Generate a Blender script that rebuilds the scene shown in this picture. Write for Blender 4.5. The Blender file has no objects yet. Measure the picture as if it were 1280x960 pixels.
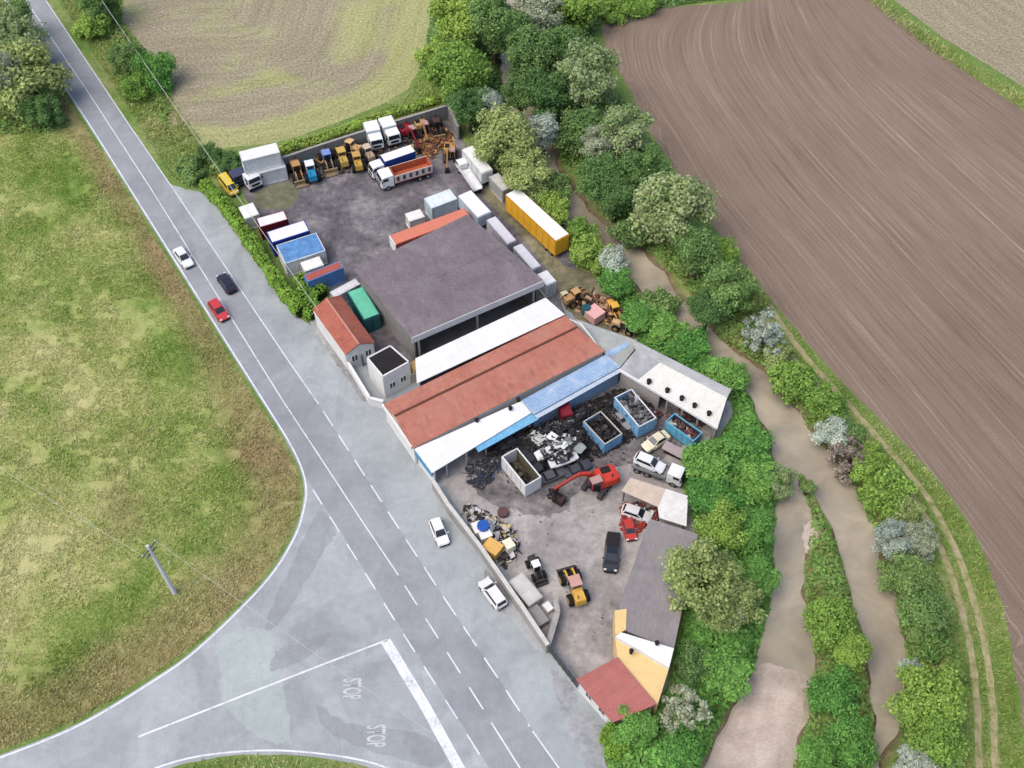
import bpy, bmesh, math, random
import numpy as np
from mathutils import Vector, Matrix, geometry
R = math.radians
# ------------------------------------------------------------------ camera, world, sun, exposure
scene = bpy.context.scene
COL = scene.collection
CAM_H, PITCH, FPX = 120.0, R(52.0), 1400.0
cam_data = bpy.data.cameras.new('camera')
cam_data.sensor_width = 36.0
cam_data.lens = 36.0 * FPX / 1280.0
cam_data.clip_end = 5000.0
cam = bpy.data.objects.new('camera', cam_data)
cam.location = (0, 0, CAM_H)
cam.rotation_euler = (math.pi / 2 - PITCH, 0, 0)
COL.objects.link(cam)
scene.camera = cam
world = bpy.data.worlds.new('World')
scene.world = world
world.use_nodes = True
wn = world.node_tree
sky = wn.nodes.new('ShaderNodeTexSky')
sky.sky_type = 'NISHITA'
sky.sun_disc = False
SUN_EL, SUN_AZ = R(60), R(-118)
sky.sun_elevation = SUN_EL
sky.sun_rotation = SUN_AZ
sky.air_density = 1.0
sky.dust_density = 4.0
sky.ozone_density = 0.6
wn.nodes['Background'].inputs['Strength'].default_value = 0.15
wn.links.new(sky.outputs[0], wn.nodes['Background'].inputs['Color'])
sun_d = bpy.data.lights.new('sun', 'SUN')
sun_d.energy = 0.9
sun_d.angle = R(50)
sun_d.color = (1.0, 0.95, 0.86)
sun = bpy.data.objects.new('sun', sun_d)
sd = Vector((math.sin(SUN_AZ) * math.cos(SUN_EL), math.cos(SUN_AZ) * math.cos(SUN_EL), math.sin(SUN_EL)))
sun.rotation_euler = sd.to_track_quat('Z', 'Y').to_euler()
COL.objects.link(sun)
scene.view_settings.view_transform = 'Standard'
scene.view_settings.look = 'None'
scene.view_settings.exposure = 0.95
scene.view_settings.gamma = 1.0
scene.cycles.max_bounces = 5
scene.cycles.use_denoising = True
rng = np.random.default_rng(7)
random.seed(7)

# ------------------------------------------------------------------ photo pixel -> point in the place
_f = np.array((0, math.cos(PITCH), -math.sin(PITCH))); _u = np.array((0, math.sin(PITCH), math.cos(PITCH)))
def P(px, py, z=0.0):
    d = _f * FPX + np.array((1, 0, 0)) * (px - 640) + _u * (480 - py)
    t = (z - CAM_H) / d[2]
    return Vector((d[0] * t, d[1] * t, z))
def P2(px, py, z=0.0):
    p = P(px, py, z); return (p.x, p.y)
def PL(pts, z=0.0):
    return [P2(a, b, z) for a, b in pts]
def scale_at(px, py, z=0.0):
    p = P(px, py, z)
    return FPX / (p.y * math.cos(PITCH) + (CAM_H - z) * math.sin(PITCH))
def heading(px, py, dx, dy):
    a = P(px, py); b = P(px + dx, py + dy)
    return math.atan2(b.y - a.y, b.x - a.x)

# ------------------------------------------------------------------ small numpy tools
def vnoise(x, y, s, seed=0):
    x = np.asarray(x) / s + 1000.5; y = np.asarray(y) / s + 1000.5
    xi = np.floor(x).astype(np.int64); yi = np.floor(y).astype(np.int64)
    fx = x - xi; fy = y - yi
    fx = fx * fx * (3 - 2 * fx); fy = fy * fy * (3 - 2 * fy)
    def h(a, b):
        n = (a * 374761393 + b * 668265263 + seed * 1442695041) & 0x7fffffff
        n = ((n ^ (n >> 13)) * 1274126177) & 0x7fffffff
        return ((n ^ (n >> 16)) & 0xffff) / 65535.0
    return (h(xi, yi) * (1 - fx) + h(xi + 1, yi) * fx) * (1 - fy) + (h(xi, yi + 1) * (1 - fx) + h(xi + 1, yi + 1) * fx) * fy
def inside(x, y, poly):
    x = np.asarray(x); y = np.asarray(y); r = np.zeros(x.shape, bool); n = len(poly)
    for i in range(n):
        (x1, y1), (x2, y2) = poly[i], poly[(i + 1) % n]
        c = (y1 > y) != (y2 > y)
        r ^= c & (x < (x2 - x1) * (y - y1) / ((y2 - y1) if y2 != y1 else 1e-9) + x1)
    return r
def pldist(x, y, pts, closed=False):
    x = np.asarray(x, float); y = np.asarray(y, float); d = np.full(x.shape, 1e9)
    n = len(pts)
    for i in range(n if closed else n - 1):
        (x1, y1), (x2, y2) = pts[i], pts[(i + 1) % n]
        dx, dy = x2 - x1, y2 - y1
        t = np.clip(((x - x1) * dx + (y - y1) * dy) / max(dx * dx + dy * dy, 1e-9), 0, 1)
        d = np.minimum(d, np.hypot(x - x1 - t * dx, y - y1 - t * dy))
    return d
def sdist(x, y, poly):
    d = pldist(x, y, poly, True)
    return np.where(inside(x, y, poly), d, -d)
def sstep(a, b, v):
    t = np.clip((v - a) / (b - a), 0, 1); return t * t * (3 - 2 * t)
def smooth_poly(pts, closed=True, sub=5, jag=0.0, seed=1):
    out = []; n = len(pts)
    rr = random.Random(seed)
    for i in range(n if closed else n - 1):
        g = lambda k: np.array(pts[(k) % n] if closed else pts[min(max(k, 0), n - 1)], float)
        p0, p1, p2, p3 = g(i - 1), g(i), g(i + 1), g(i + 2)
        for k in range(sub):
            t = k / sub
            q = .5 * ((2 * p1) + (-p0 + p2) * t + (2 * p0 - 5 * p1 + 4 * p2 - p3) * t * t + (-p0 + 3 * p1 - 3 * p2 + p3) * t ** 3)
            if jag: q = q + np.array((rr.uniform(-jag, jag), rr.uniform(-jag, jag)))
            out.append((q[0], q[1]))
    if not closed: out.append(tuple(pts[-1]))
    return out
def np_mesh(name, V, F):
    V = np.asarray(V, np.float32); F = np.asarray(F, np.int32); k = F.shape[1]
    me = bpy.data.meshes.new(name)
    me.vertices.add(len(V)); me.vertices.foreach_set('co', V.ravel())
    me.loops.add(F.size); me.loops.foreach_set('vertex_index', F.ravel())
    me.polygons.add(len(F)); me.polygons.foreach_set('loop_start', np.arange(0, F.size, k, dtype=np.int32))
    try: me.polygons.foreach_set('loop_total', np.full(len(F), k, np.int32))
    except Exception: pass
    me.update(calc_edges=True)
    return me
def link(name, me, mat=None, parent=None):
    o = bpy.data.objects.new(name, me); COL.objects.link(o)
    if mat and not me.materials: me.materials.append(mat)
    if parent: o.parent = parent
    return o
def tag(o, label=None, cat=None, group=None, kind=None):
    for k, v in (('label', label), ('category', cat), ('group', group), ('kind', kind)):
        if v: o[k] = v
    return o
def thing(name, label, cat, loc, rz=0.0, group=None):
    o = bpy.data.objects.new(name, None); COL.objects.link(o)
    o.empty_display_size = .3
    o.location = loc; o.rotation_euler = (0, 0, rz)
    return tag(o, label, cat, group)

# ------------------------------------------------------------------ materials
def C(r, g, b):          # colour as seen in the photograph -> surface colour under this daylight
    f = lambda c: ((c / 255) / 12.92 if c / 255 <= .04045 else ((c / 255 + .055) / 1.055) ** 2.4) / 1.55
    return (f(r), f(g), f(b), 1)
class NT:
    def __init__(s, name):
        s.m = bpy.data.materials.new(name); s.m.use_nodes = True; s.t = s.m.node_tree
        s.b = s.t.nodes['Principled BSDF']; s.b.inputs['Specular IOR Level'].default_value = .25
    def n(s, typ, **kw):
        nd = s.t.nodes.new(typ)
        for k, v in kw.items():
            if k in nd.inputs.keys():
                nd.inputs[k].default_value = v
            else: setattr(nd, k, v)
        return nd
    def l(s, a, b): s.t.links.new(a, b)
    def coord(s, kind='Object'): return s.n('ShaderNodeTexCoord').outputs[kind]
    def noise(s, scale, detail=4, rough=.55, vec=None, dist=0.0):
        nd = s.n('ShaderNodeTexNoise'); nd.inputs['Scale'].default_value = scale; nd.inputs['Detail'].default_value = detail
        nd.inputs['Roughness'].default_value = rough; nd.inputs['Distortion'].default_value = dist
        if vec is not None: s.l(vec, nd.inputs['Vector'])
        return nd.outputs['Fac']
    def ramp(s, fac, stops, interp='LINEAR'):
        nd = s.n('ShaderNodeValToRGB'); cr = nd.color_ramp; cr.interpolation = interp
        while len(cr.elements) < len(stops): cr.elements.new(.5)
        for e, (p, c) in zip(cr.elements, stops):
            e.position = p; e.color = c if len(c) == 4 else (*c, 1)
        s.l(fac, nd.inputs[0]); return nd.outputs[0]
    def mix(s, fac, a, b, blend='MIX'):
        nd = s.n('ShaderNodeMix', data_type='RGBA', blend_type=blend)
        for i, v in ((0, fac), (6, a), (7, b)):
            if hasattr(v, 'links'): s.l(v, nd.inputs[i])
            else: nd.inputs[i].default_value = v
        return nd.outputs[2]
    def math(s, op, a, b=0.0, c=None):
        nd = s.n('ShaderNodeMath', operation=op)
        for i, v in ((0, a), (1, b)) + (((2, c),) if c is not None else ()):
            if hasattr(v, 'links'): s.l(v, nd.inputs[i])
            else: nd.inputs[i].default_value = v
        return nd.outputs[0]
    def mapv(s, vec, scale=(1, 1, 1), rot=(0, 0, 0)):
        nd = s.n('ShaderNodeMapping'); nd.inputs['Scale'].default_value = scale; nd.inputs['Rotation'].default_value = rot
        s.l(vec, nd.inputs['Vector']); return nd.outputs[0]
    def bump(s, h, strength=.4, dist=.1):
        nd = s.n('ShaderNodeBump'); nd.inputs['Strength'].default_value = strength; nd.inputs['Distance'].default_value = dist
        s.l(h, nd.inputs['Height']); s.l(nd.outputs[0], s.b.inputs['Normal'])
    def col(s, c): s.l(c, s.b.inputs['Base Color']) if hasattr(c, 'links') else setattr(s.b.inputs['Base Color'], 'default_value', c)
    def attr(s, name): return s.n('ShaderNodeAttribute', attribute_name=name).outputs['Fac']
G4 = lambda v: (v, v, v, 1)
_mc = {}
def paint(rgb, var=.22, scale=.9, rough=.5, metal=0.0, dirt=.35, spec=.3, corr=0.0):
    key = (rgb, var, scale, rough, metal, dirt, spec, corr)
    if key in _mc: return _mc[key]
    m = NT('paint_%d_%d_%d' % rgb); base = C(*rgb)
    co = m.coord()
    n1 = m.noise(scale, 5, .6, co); n2 = m.noise(scale * 5, 4, .65, co)
    c = m.mix(1.0, base, m.ramp(n1, [(.3, G4(1 - var)), (.7, G4(1.0))]), 'MULTIPLY')
    g = m.ramp(n2, [(.5, G4(0)), (.78, G4(1))])
    c = m.mix(m.math('MULTIPLY', g, dirt), c, (base[0] * .35 + .02, base[1] * .33 + .016, base[2] * .3 + .012, 1))
    m.col(c)
    m.b.inputs['Roughness'].default_value = rough; m.b.inputs['Metallic'].default_value = metal
    m.b.inputs['Specular IOR Level'].default_value = spec
    if corr:
        w = m.n('ShaderNodeTexWave', wave_type='BANDS', bands_direction='X'); w.inputs['Scale'].default_value = corr
        m.l(co, w.inputs['Vector']); m.bump(w.outputs['Fac'], .6, .06)
    _mc[key] = m.m; return m.m
def glass_dark():
    if 'glass' in _mc: return _mc['glass']
    m = NT('dark_glass'); m.col((.012, .015, .018, 1)); m.b.inputs['Roughness'].default_value = .08
    m.b.inputs['Specular IOR Level'].default_value = .6
    _mc['glass'] = m.m; return m.m
RUB = paint((38, 38, 40), .2, 3, .85, 0, .5, .1)
STEEL = paint((120, 118, 115), .3, 2, .55, .3, .5)
DARK = paint((48, 46, 48), .3, 2, .8, 0, .5, .1)
WHITE = paint((238, 240, 240), .1, .8, .45, 0, .18)
LAMP = paint((235, 235, 225), .05, 2, .2, 0, 0, .6)
RED_L = paint((160, 20, 20), .05, 2, .3, 0, 0, .5)
GLASS = glass_dark()

# ------------------------------------------------------------------ mesh builder
class MB:
    def __init__(s): s.v = []; s.f = []
    def add(s, vs, fs):
        k = len(s.v); s.v += [tuple(v) for v in vs]; s.f += [tuple(i + k for i in f) for f in fs]; return s
    def box(s, c, d, rz=0.0, taper=1.0, ry=0.0):
        x, y, z = d[0] / 2, d[1] / 2, d[2] / 2; vs = []
        ca, sa = math.cos(rz), math.sin(rz); cb, sb = math.cos(ry), math.sin(ry)
        for zz, t in ((-z, 1), (z, taper)):
            for xx, yy in ((-x, -y), (x, -y), (x, y), (-x, y)):
                X, Y, Z = xx * t, yy * t, zz
                X, Z = X * cb + Z * sb, -X * sb + Z * cb
                vs.append((c[0] + X * ca - Y * sa, c[1] + X * sa + Y * ca, c[2] + Z))
        return s.add(vs, [(0, 3, 2, 1), (4, 5, 6, 7), (0, 1, 5, 4), (1, 2, 6, 5), (2, 3, 7, 6), (3, 0, 4, 7)])
    def prism(s, poly, z0, z1):
        n = len(poly); a = sum(poly[i][0] * poly[(i + 1) % n][1] - poly[(i + 1) % n][0] * poly[i][1] for i in range(n))
        if a < 0: poly = poly[::-1]
        z = lambda q, i: q[i] if isinstance(q, (list, tuple)) else q
        vs = [(p[0], p[1], z0) for p in poly] + [(p[0], p[1], z1) for p in poly]
        return s.add(vs, [tuple(range(n))[::-1], tuple(range(n, 2 * n))] + [(i, (i + 1) % n, n + (i + 1) % n, n + i) for i in range(n)])
    def slab(s, q, t):       # planar polygon q (3-D, counter-clockwise seen from outside) thickened outward by t
        q = [Vector(p) for p in q]; nrm = (q[1] - q[0]).cross(q[2] - q[0]).normalized(); n = len(q)
        vs = q + [p + nrm * t for p in q]
        return s.add(vs, [tuple(range(n))[::-1], tuple(range(n, 2 * n))] + [(i, (i + 1) % n, n + (i + 1) % n, n + i) for i in range(n)])
    def cyl(s, c, r, h, axis='z', n=14, r2=None):
        r2 = r if r2 is None else r2; vs = []
        for k, rr in ((-h / 2, r), (h / 2, r2)):
            for i in range(n):
                a = 2 * math.pi * i / n; u, w = rr * math.cos(a), rr * math.sin(a)
                vs.append({'z': (c[0] + u, c[1] + w, c[2] + k), 'y': (c[0] + w, c[1] + k, c[2] + u), 'x': (c[0] + k, c[1] + u, c[2] + w)}[axis])
        return s.add(vs, [tuple(range(n))[::-1], tuple(range(n, 2 * n))] + [(i, (i + 1) % n, n + (i + 1) % n, n + i) for i in range(n)])
    def tube(s, pts, rad, n=7):
        pts = [Vector(p) for p in pts]; rings = []
        for i, p in enumerate(pts):
            d = (pts[min(i + 1, len(pts) - 1)] - pts[max(i - 1, 0)]).normalized()
            a = d.cross(Vector((0, 0, 1)) if abs(d.z) < .9 else Vector((1, 0, 0))).normalized(); b = d.cross(a)
            r = rad[i] if isinstance(rad, (list, tuple)) else rad
            rings.append([p + (a * math.cos(2 * math.pi * k / n) + b * math.sin(2 * math.pi * k / n)) * r for k in range(n)])
        vs = [v for r in rings for v in r]; fs = []
        for i in range(len(pts) - 1):
            for k in range(n): fs.append((i * n + k, i * n + (k + 1) % n, (i + 1) * n + (k + 1) % n, (i + 1) * n + k))
        fs += [tuple(range(n))[::-1], tuple(range((len(pts) - 1) * n, len(pts) * n))]
        return s.add(vs, fs)
    def bar(s, p, q, w, h):  # rectangular beam between two points
        p, q = Vector(p), Vector(q); d = (q - p).normalized()
        a = d.cross(Vector((0, 0, 1)) if abs(d.z) < .95 else Vector((1, 0, 0))).normalized(); b = a.cross(d)
        vs = [e + a * sx * w / 2 + b * sy * h / 2 for e in (p, q) for sx, sy in ((-1, -1), (1, -1), (1, 1), (-1, 1))]
        return s.add(vs, [(3, 2, 1, 0), (4, 5, 6, 7), (0, 1, 5, 4), (1, 2, 6, 5), (2, 3, 7, 6), (3, 0, 4, 7)])
    def loft(s, secs):       # rings of equal length joined and capped
        n = len(secs[0]); vs = [v for r in secs for v in r]; fs = []
        for i in range(len(secs) - 1):
            for k in range(n): fs.append((i * n + k, i * n + (k + 1) % n, (i + 1) * n + (k + 1) % n, (i + 1) * n + k))
        fs += [tuple(range(n))[::-1], tuple(range((len(secs) - 1) * n, len(secs) * n))]
        return s.add(vs, fs)
    def build(s, name, mat, parent=None, world=False, smooth=False, bevel=0.0, label=None):
        vs = s.v
        if world and parent is not None:
            inv = (Matrix.Translation(parent.location) @ parent.rotation_euler.to_matrix().to_4x4()).inverted()
            vs = [inv @ Vector(v) for v in vs]
        me = bpy.data.meshes.new(name); me.from_pydata([tuple(v) for v in vs], [], s.f)
        bm = bmesh.new(); bm.from_mesh(me); bmesh.ops.recalc_face_normals(bm, faces=bm.faces)
        if bevel: bmesh.ops.bevel(bm, geom=bm.edges[:], offset=bevel, segments=2, affect='EDGES', clamp_overlap=True)
        bm.to_mesh(me); bm.free()
        if smooth:
            for p in me.polygons: p.use_smooth = True
        me.materials.append(mat)
        o = bpy.data.objects.new(name, me); COL.objects.link(o)
        if parent is not None: o.parent = parent
        if label: o['label'] = label
        return o
def dup(o, parent=None):
    c = o.copy(); COL.objects.link(c)
    if parent is not None: c.parent = parent
    for ch in o.children: dup(ch, c)
    return c

# ------------------------------------------------------------------ ground materials
def mat_ground():
    m = NT('rough_grass'); co = m.coord()
    a = m.noise(.09, 5, .6, co); b = m.noise(1.1, 6, .7, co); c = m.noise(6, 4, .7, co)
    g = m.ramp(m.math('ADD', m.math('MULTIPLY', a, .55), m.math('MULTIPLY', b, .45)), [(.34, C(88, 122, 50)), (.5, C(124, 150, 76)), (.64, C(172, 170, 118))])
    g = m.mix(.75, g, m.ramp(c, [(.28, G4(.5)), (.68, G4(1.25))]), 'MULTIPLY')
    sep = m.n('ShaderNodeSeparateXYZ'); m.l(co, sep.inputs[0])
    low = m.math('SMOOTHSTEP' if False else 'MULTIPLY_ADD', sep.outputs['Z'], -1.6, -.25)
    low = m.math('MINIMUM', m.math('MAXIMUM', low, 0.0), 1.0)
    mud = m.ramp(b, [(.3, C(96, 80, 58)), (.7, C(150, 132, 108))])
    m.col(m.mix(low, g, mud)); m.b.inputs['Roughness'].default_value = .95
    m.bump(c, .8, .25); return m.m
def mat_meadow():
    m = NT('long_meadow_grass'); co = m.coord(); d = m.attr('dry'); tn = m.attr('tone')
    a = m.noise(.07, 6, .65, co, .6); b = m.noise(.55, 5, .7, co); c = m.noise(4.5, 5, .75, m.mapv(co, (1, .6, 1)))
    s = m.math('ADD', m.math('MULTIPLY', a, .5), m.math('MULTIPLY', b, .5)); s = m.math('ADD', s, m.math('MULTIPLY', tn, .12))
    g = m.ramp(s, [(.33, C(112, 144, 60)), (.44, C(150, 168, 88)), (.53, C(180, 186, 114)), (.64, C(206, 202, 142))])
    dr = m.ramp(b, [(.3, C(138, 124, 86)), (.55, C(168, 152, 108)), (.75, C(192, 176, 134))])
    k = m.mix(d, g, dr)
    k = m.mix(.8, k, m.ramp(c, [(.25, G4(.72)), (.55, G4(1.02)), (.8, G4(1.16))]), 'MULTIPLY')
    m.col(k); m.b.inputs['Roughness'].default_value = .95; m.bump(m.math('ADD', b, c), .9, .3); return m.m
def mat_plough():
    m = NT('ploughed_soil'); co = m.coord(); u = m.attr('row'); v = m.attr('along')
    cx = m.n('ShaderNodeCombineXYZ'); m.l(u, cx.inputs[0]); m.l(v, cx.inputs[1]); uv = cx.outputs[0]
    l1 = m.noise(.5, 3, .6, m.mapv(uv, (1, .02, 1))); l2 = m.noise(2.9, 4, .75, m.mapv(uv, (1, .02, 1)))
    clod = m.noise(4.5, 6, .85, co); big = m.noise(.035, 4, .6, co)
    s = m.math('ADD', m.math('ADD', m.math('MULTIPLY', l1, .14), m.math('MULTIPLY', l2, .42)), m.math('MULTIPLY', clod, .44))
    tl = m.math('PINGPONG', m.math('ADD', u, m.math('MULTIPLY', clod, .5)), 3.1); tl = m.ramp(tl, [(.0, G4(1)), (.16, G4(0))]); sn = m.math('SINE', m.math('ADD', m.math('MULTIPLY', u, 6.6), m.math('MULTIPLY', l2, 3.0))); s = m.math('ADD', s, m.math('MULTIPLY', sn, .009))
    s = m.math('ADD', s, m.math('MULTIPLY', tl, .07))
    g = m.ramp(s, [(.38, C(126, 107, 94)), (.48, C(150, 131, 116)), (.55, C(161, 142, 127)), (.63, C(196, 178, 160))])
    g = m.mix(.6, g, m.ramp(big, [(.35, G4(.86)), (.65, G4(1.1))]), 'MULTIPLY')
    m.col(g); m.b.inputs['Roughness'].default_value = 1; m.b.inputs['Specular IOR Level'].default_value = .05
    m.bump(s, 1.0, .5); return m.m
def mat_fallow():
    m = NT('fallow_stubble'); co = m.coord(); u = m.attr('row'); v = m.attr('along')
    cx = m.n('ShaderNodeCombineXYZ'); m.l(u, cx.inputs[0]); m.l(v, cx.inputs[1]); uv = cx.outputs[0]
    l2 = m.noise(.8, 4, .7, m.mapv(uv, (1, .12, 1)), .6); clod = m.noise(2.2, 6, .75, co); big = m.noise(.055, 5, .6, co, .5)
    s = m.math('ADD', m.math('MULTIPLY', l2, .22), m.math('MULTIPLY', clod, .78))
    soil = m.ramp(s, [(.36, C(122, 112, 88)), (.5, C(164, 154, 128)), (.64, C(200, 190, 166))])
    grs = m.ramp(s, [(.36, C(128, 136, 74)), (.5, C(174, 176, 120)), (.64, C(212, 206, 160))])
    ge = m.math('ADD', big, m.math('MULTIPLY', m.attr('edge'), .35))
    m.col(m.mix(m.ramp(ge, [(.4, G4(0)), (.54, G4(1))]), soil, grs)); m.b.inputs['Roughness'].default_value = 1
    m.bump(s, 1.0, .4); return m.m
def mat_asphalt(a, b, patch=.5, name='asphalt'):
    m = NT(name); co = m.coord()
    big = m.noise(.16, 5, .6, co, .8); f = m.noise(9, 5, .8, co); md = m.noise(1.1, 5, .65, co)
    vo = m.n('ShaderNodeTexVoronoi'); vo.inputs['Scale'].default_value = .13; m.l(m.mapv(co, (1, 1, 1), (0, 0, .6)), vo.inputs['Vector'])
    g = m.ramp(big, [(.32, C(*b)), (.62, C(*a))])
    g = m.mix(patch * .3, g, m.ramp(vo.outputs['Color'], [(.2, G4(.55)), (.8, G4(1.25))]), 'MULTIPLY')
    g = m.mix(.55, g, m.ramp(md, [(.3, G4(.82)), (.7, G4(1.1))]), 'MULTIPLY')
    g = m.mix(.5, g, m.ramp(f, [(.3, G4(.78)), (.7, G4(1.15))]), 'MULTIPLY')
    st = m.noise(.5, 6, .75, m.mapv(co, (1, .18, 1), (0, 0, R(-31))), .5); g = m.mix(m.math('MULTIPLY', m.ramp(st, [(.56, G4(0)), (.72, G4(1))]), .35), g, C(128, 130, 134))
    v2 = m.n('ShaderNodeTexVoronoi', feature='DISTANCE_TO_EDGE'); v2.inputs['Scale'].default_value = .22; m.l(m.mapv(co, (1, 1, 1), (0, 0, .4)), v2.inputs['Vector'])
    ck = m.ramp(v2.outputs['Distance'], [(.0, G4(1)), (.012, G4(0))]); g = m.mix(m.math('MULTIPLY', m.math('MULTIPLY', ck, m.ramp(md, [(.45, G4(0)), (.6, G4(1))])), .4), g, C(112, 114, 118))
    m.col(g); m.b.inputs['Roughness'].default_value = .85; m.bump(f, .25, .02); return m.m
def mat_yard(lo=(74, 68, 72), hi=(150, 144, 144), name='oily_gravel', mid=(118, 112, 116)):
    m = NT(name); co = m.coord()
    a = m.noise(.13, 6, .65, co, .7); b = m.noise(.9, 6, .7, co); f = m.noise(7, 5, .8, co)
    s = m.math('ADD', m.math('MULTIPLY', a, .6), m.math('MULTIPLY', b, .4))
    g = m.ramp(s, [(.36, C(*lo)), (.5, C(*mid)), (.62, C(*hi))])
    g = m.mix(.6, g, m.ramp(f, [(.3, G4(.72)), (.7, G4(1.15))]), 'MULTIPLY')
    m.col(g); m.b.inputs['Roughness'].default_value = .9; m.bump(f, .4, .05); return m.m
def mat_gravelbar():
    m = NT('river_gravel'); co = m.coord()
    a = m.noise(.35, 5, .6, co); f = m.noise(4.5, 6, .8, co)
    g = m.ramp(a, [(.3, C(178, 162, 150)), (.65, C(218, 202, 190))])
    g = m.mix(.8, g, m.ramp(f, [(.3, G4(.62)), (.7, G4(1.12))]), 'MULTIPLY')
    sep = m.n('ShaderNodeSeparateXYZ'); m.l(co, sep.inputs[0]); wet = m.ramp(m.math('MULTIPLY_ADD', m.math('ADD', sep.outputs['Z'], m.math('MULTIPLY', a, .12)), 4.0, 4.2), [(.3, G4(.6)), (.85, G4(1))])
    g = m.mix(1.0, g, wet, 'MULTIPLY')
    m.col(g); m.b.inputs['Roughness'].default_value = .95; m.bump(f, .8, .12); return m.m
def mat_water():
    m = NT('muddy_water'); co = m.coord()
    a = m.noise(.12, 4, .6, co, .5); f = m.noise(1.5, 3, .5, m.mapv(co, (1, .5, 1)))
    m.col(m.ramp(a, [(.34, C(146, 139, 125)), (.5, C(170, 160, 142)), (.64, C(190, 180, 160))])); m.b.inputs['Roughness'].default_value = .1  # mud tones; their patchy contrast also paints in the reflection of trees
    m.b.inputs['Specular IOR Level'].default_value = .5; m.b.inputs['IOR'].default_value = 1.33
    m.bump(f, .12, .05); return m.m
def mat_track():
    m = NT('track_dirt'); co = m.coord(); b = m.noise(.8, 5, .7, co); f = m.noise(5, 5, .7, co)
    g = m.ramp(b, [(.36, C(118, 130, 66)), (.5, C(166, 158, 116)), (.7, C(190, 178, 144))])
    m.col(m.mix(.6, g, m.ramp(f, [(.3, G4(.7)), (.7, G4(1.1))]), 'MULTIPLY')); m.b.inputs['Roughness'].default_value = 1; m.bump(f, .5, .1); return m.m
def mat_marking(c1=(168, 172, 180), c2=(226, 229, 234), c3=(240, 242, 246), name='road_paint'):
    m = NT(name); co = m.coord(); f = m.noise(3.5, 5, .75, co); g = m.noise(.5, 4, .6, co)
    s = m.math('ADD', m.math('MULTIPLY', f, .6), m.math('MULTIPLY', g, .4))
    m.col(m.ramp(s, [(.36, C(*c1)), (.5, C(*c2)), (.7, C(*c3))])); m.b.inputs['Roughness'].default_value = .7; return m.m

# ------------------------------------------------------------------ terrain with the river bed
RIV = PL([(560, -60), (600, -30), (625, 40), (626, 100), (640, 170), (665, 225), (693, 268), (735, 310), (790, 352), (838, 398), (868, 432), (905, 458), (930, 490), (950, 525), (966, 562), (974, 590),
          (972, 640), (966, 700), (956, 760), (948, 822), (930, 860), (905, 905), (872, 965), (850, 1010), (1090, 1010), (1100, 960), (1120, 910), (1133, 850), (1128, 790), (1116, 740), (1104, 700), (1090, 660), (1068, 610), (1040, 570), (1005, 528), (978, 488), (940, 452), (905, 428),
          (868, 392), (836, 352), (800, 312), (765, 285), (735, 262), (705, 218), (680, 160), (668, 100), (664, 40), (650, -30), (640, -60)], -.9)
ISL = PL([(998, 588), (1009, 599), (1028, 632), (1046, 680), (1060, 724), (1075, 780), (1087, 850), (1094, 905), (1085, 965), (1080, 1010), (985, 1010), (990, 960), (1008, 905), (1016, 850), (1018, 820), (1010, 770), (1006, 720), (1010, 680), (1012, 650), (1006, 618)], -.5)
RIV = smooth_poly(RIV, True, 4); ISL = smooth_poly(ISL, True, 4)
def river_d(x, y):
    return np.minimum(sdist(x, y, RIV), -sdist(x, y, ISL))
def terrain_z(x, y):
    d = river_d(x, y) + (vnoise(x, y, 2.2, 5) - .5) * 1.2
    return -1.75 * sstep(-1.7, 1.6, d)
xs = np.concatenate([[-2500, -900, -400, -220, -140], np.arange(-104, 128, .8), [150, 220, 400, 900, 2500]])
ys = np.concatenate([[-900, -300, -100, 0, 25], np.arange(34, 204, .8), [230, 300, 450, 900, 1800, 4000]])
X, Y = np.meshgrid(xs, ys); Z = terrain_z(X.ravel(), Y.ravel()).reshape(X.shape)
nx, ny = len(xs), len(ys)
idx = np.arange(nx * ny).reshape(ny, nx)
F = np.stack([idx[:-1, :-1], idx[:-1, 1:], idx[1:, 1:], idx[1:, :-1]], -1).reshape(-1, 4)
me = np_mesh('ground', np.stack([X.ravel(), Y.ravel(), Z.ravel()], -1), F)
for p in me.polygons: p.use_smooth = True
tag(link('ground', me, mat_ground()), kind='structure')
def sheet(name, poly, z, mat, kind='structure'):
    me = bpy.data.meshes.new(name)
    a = sum(poly[i][0] * poly[(i + 1) % len(poly)][1] - poly[(i + 1) % len(poly)][0] * poly[i][1] for i in range(len(poly)))
    if a < 0: poly = poly[::-1]
    me.from_pydata([(x, y, z) for x, y in poly], [], [tuple(range(len(poly)))])
    return tag(link(name, me, mat), kind=kind)
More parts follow.
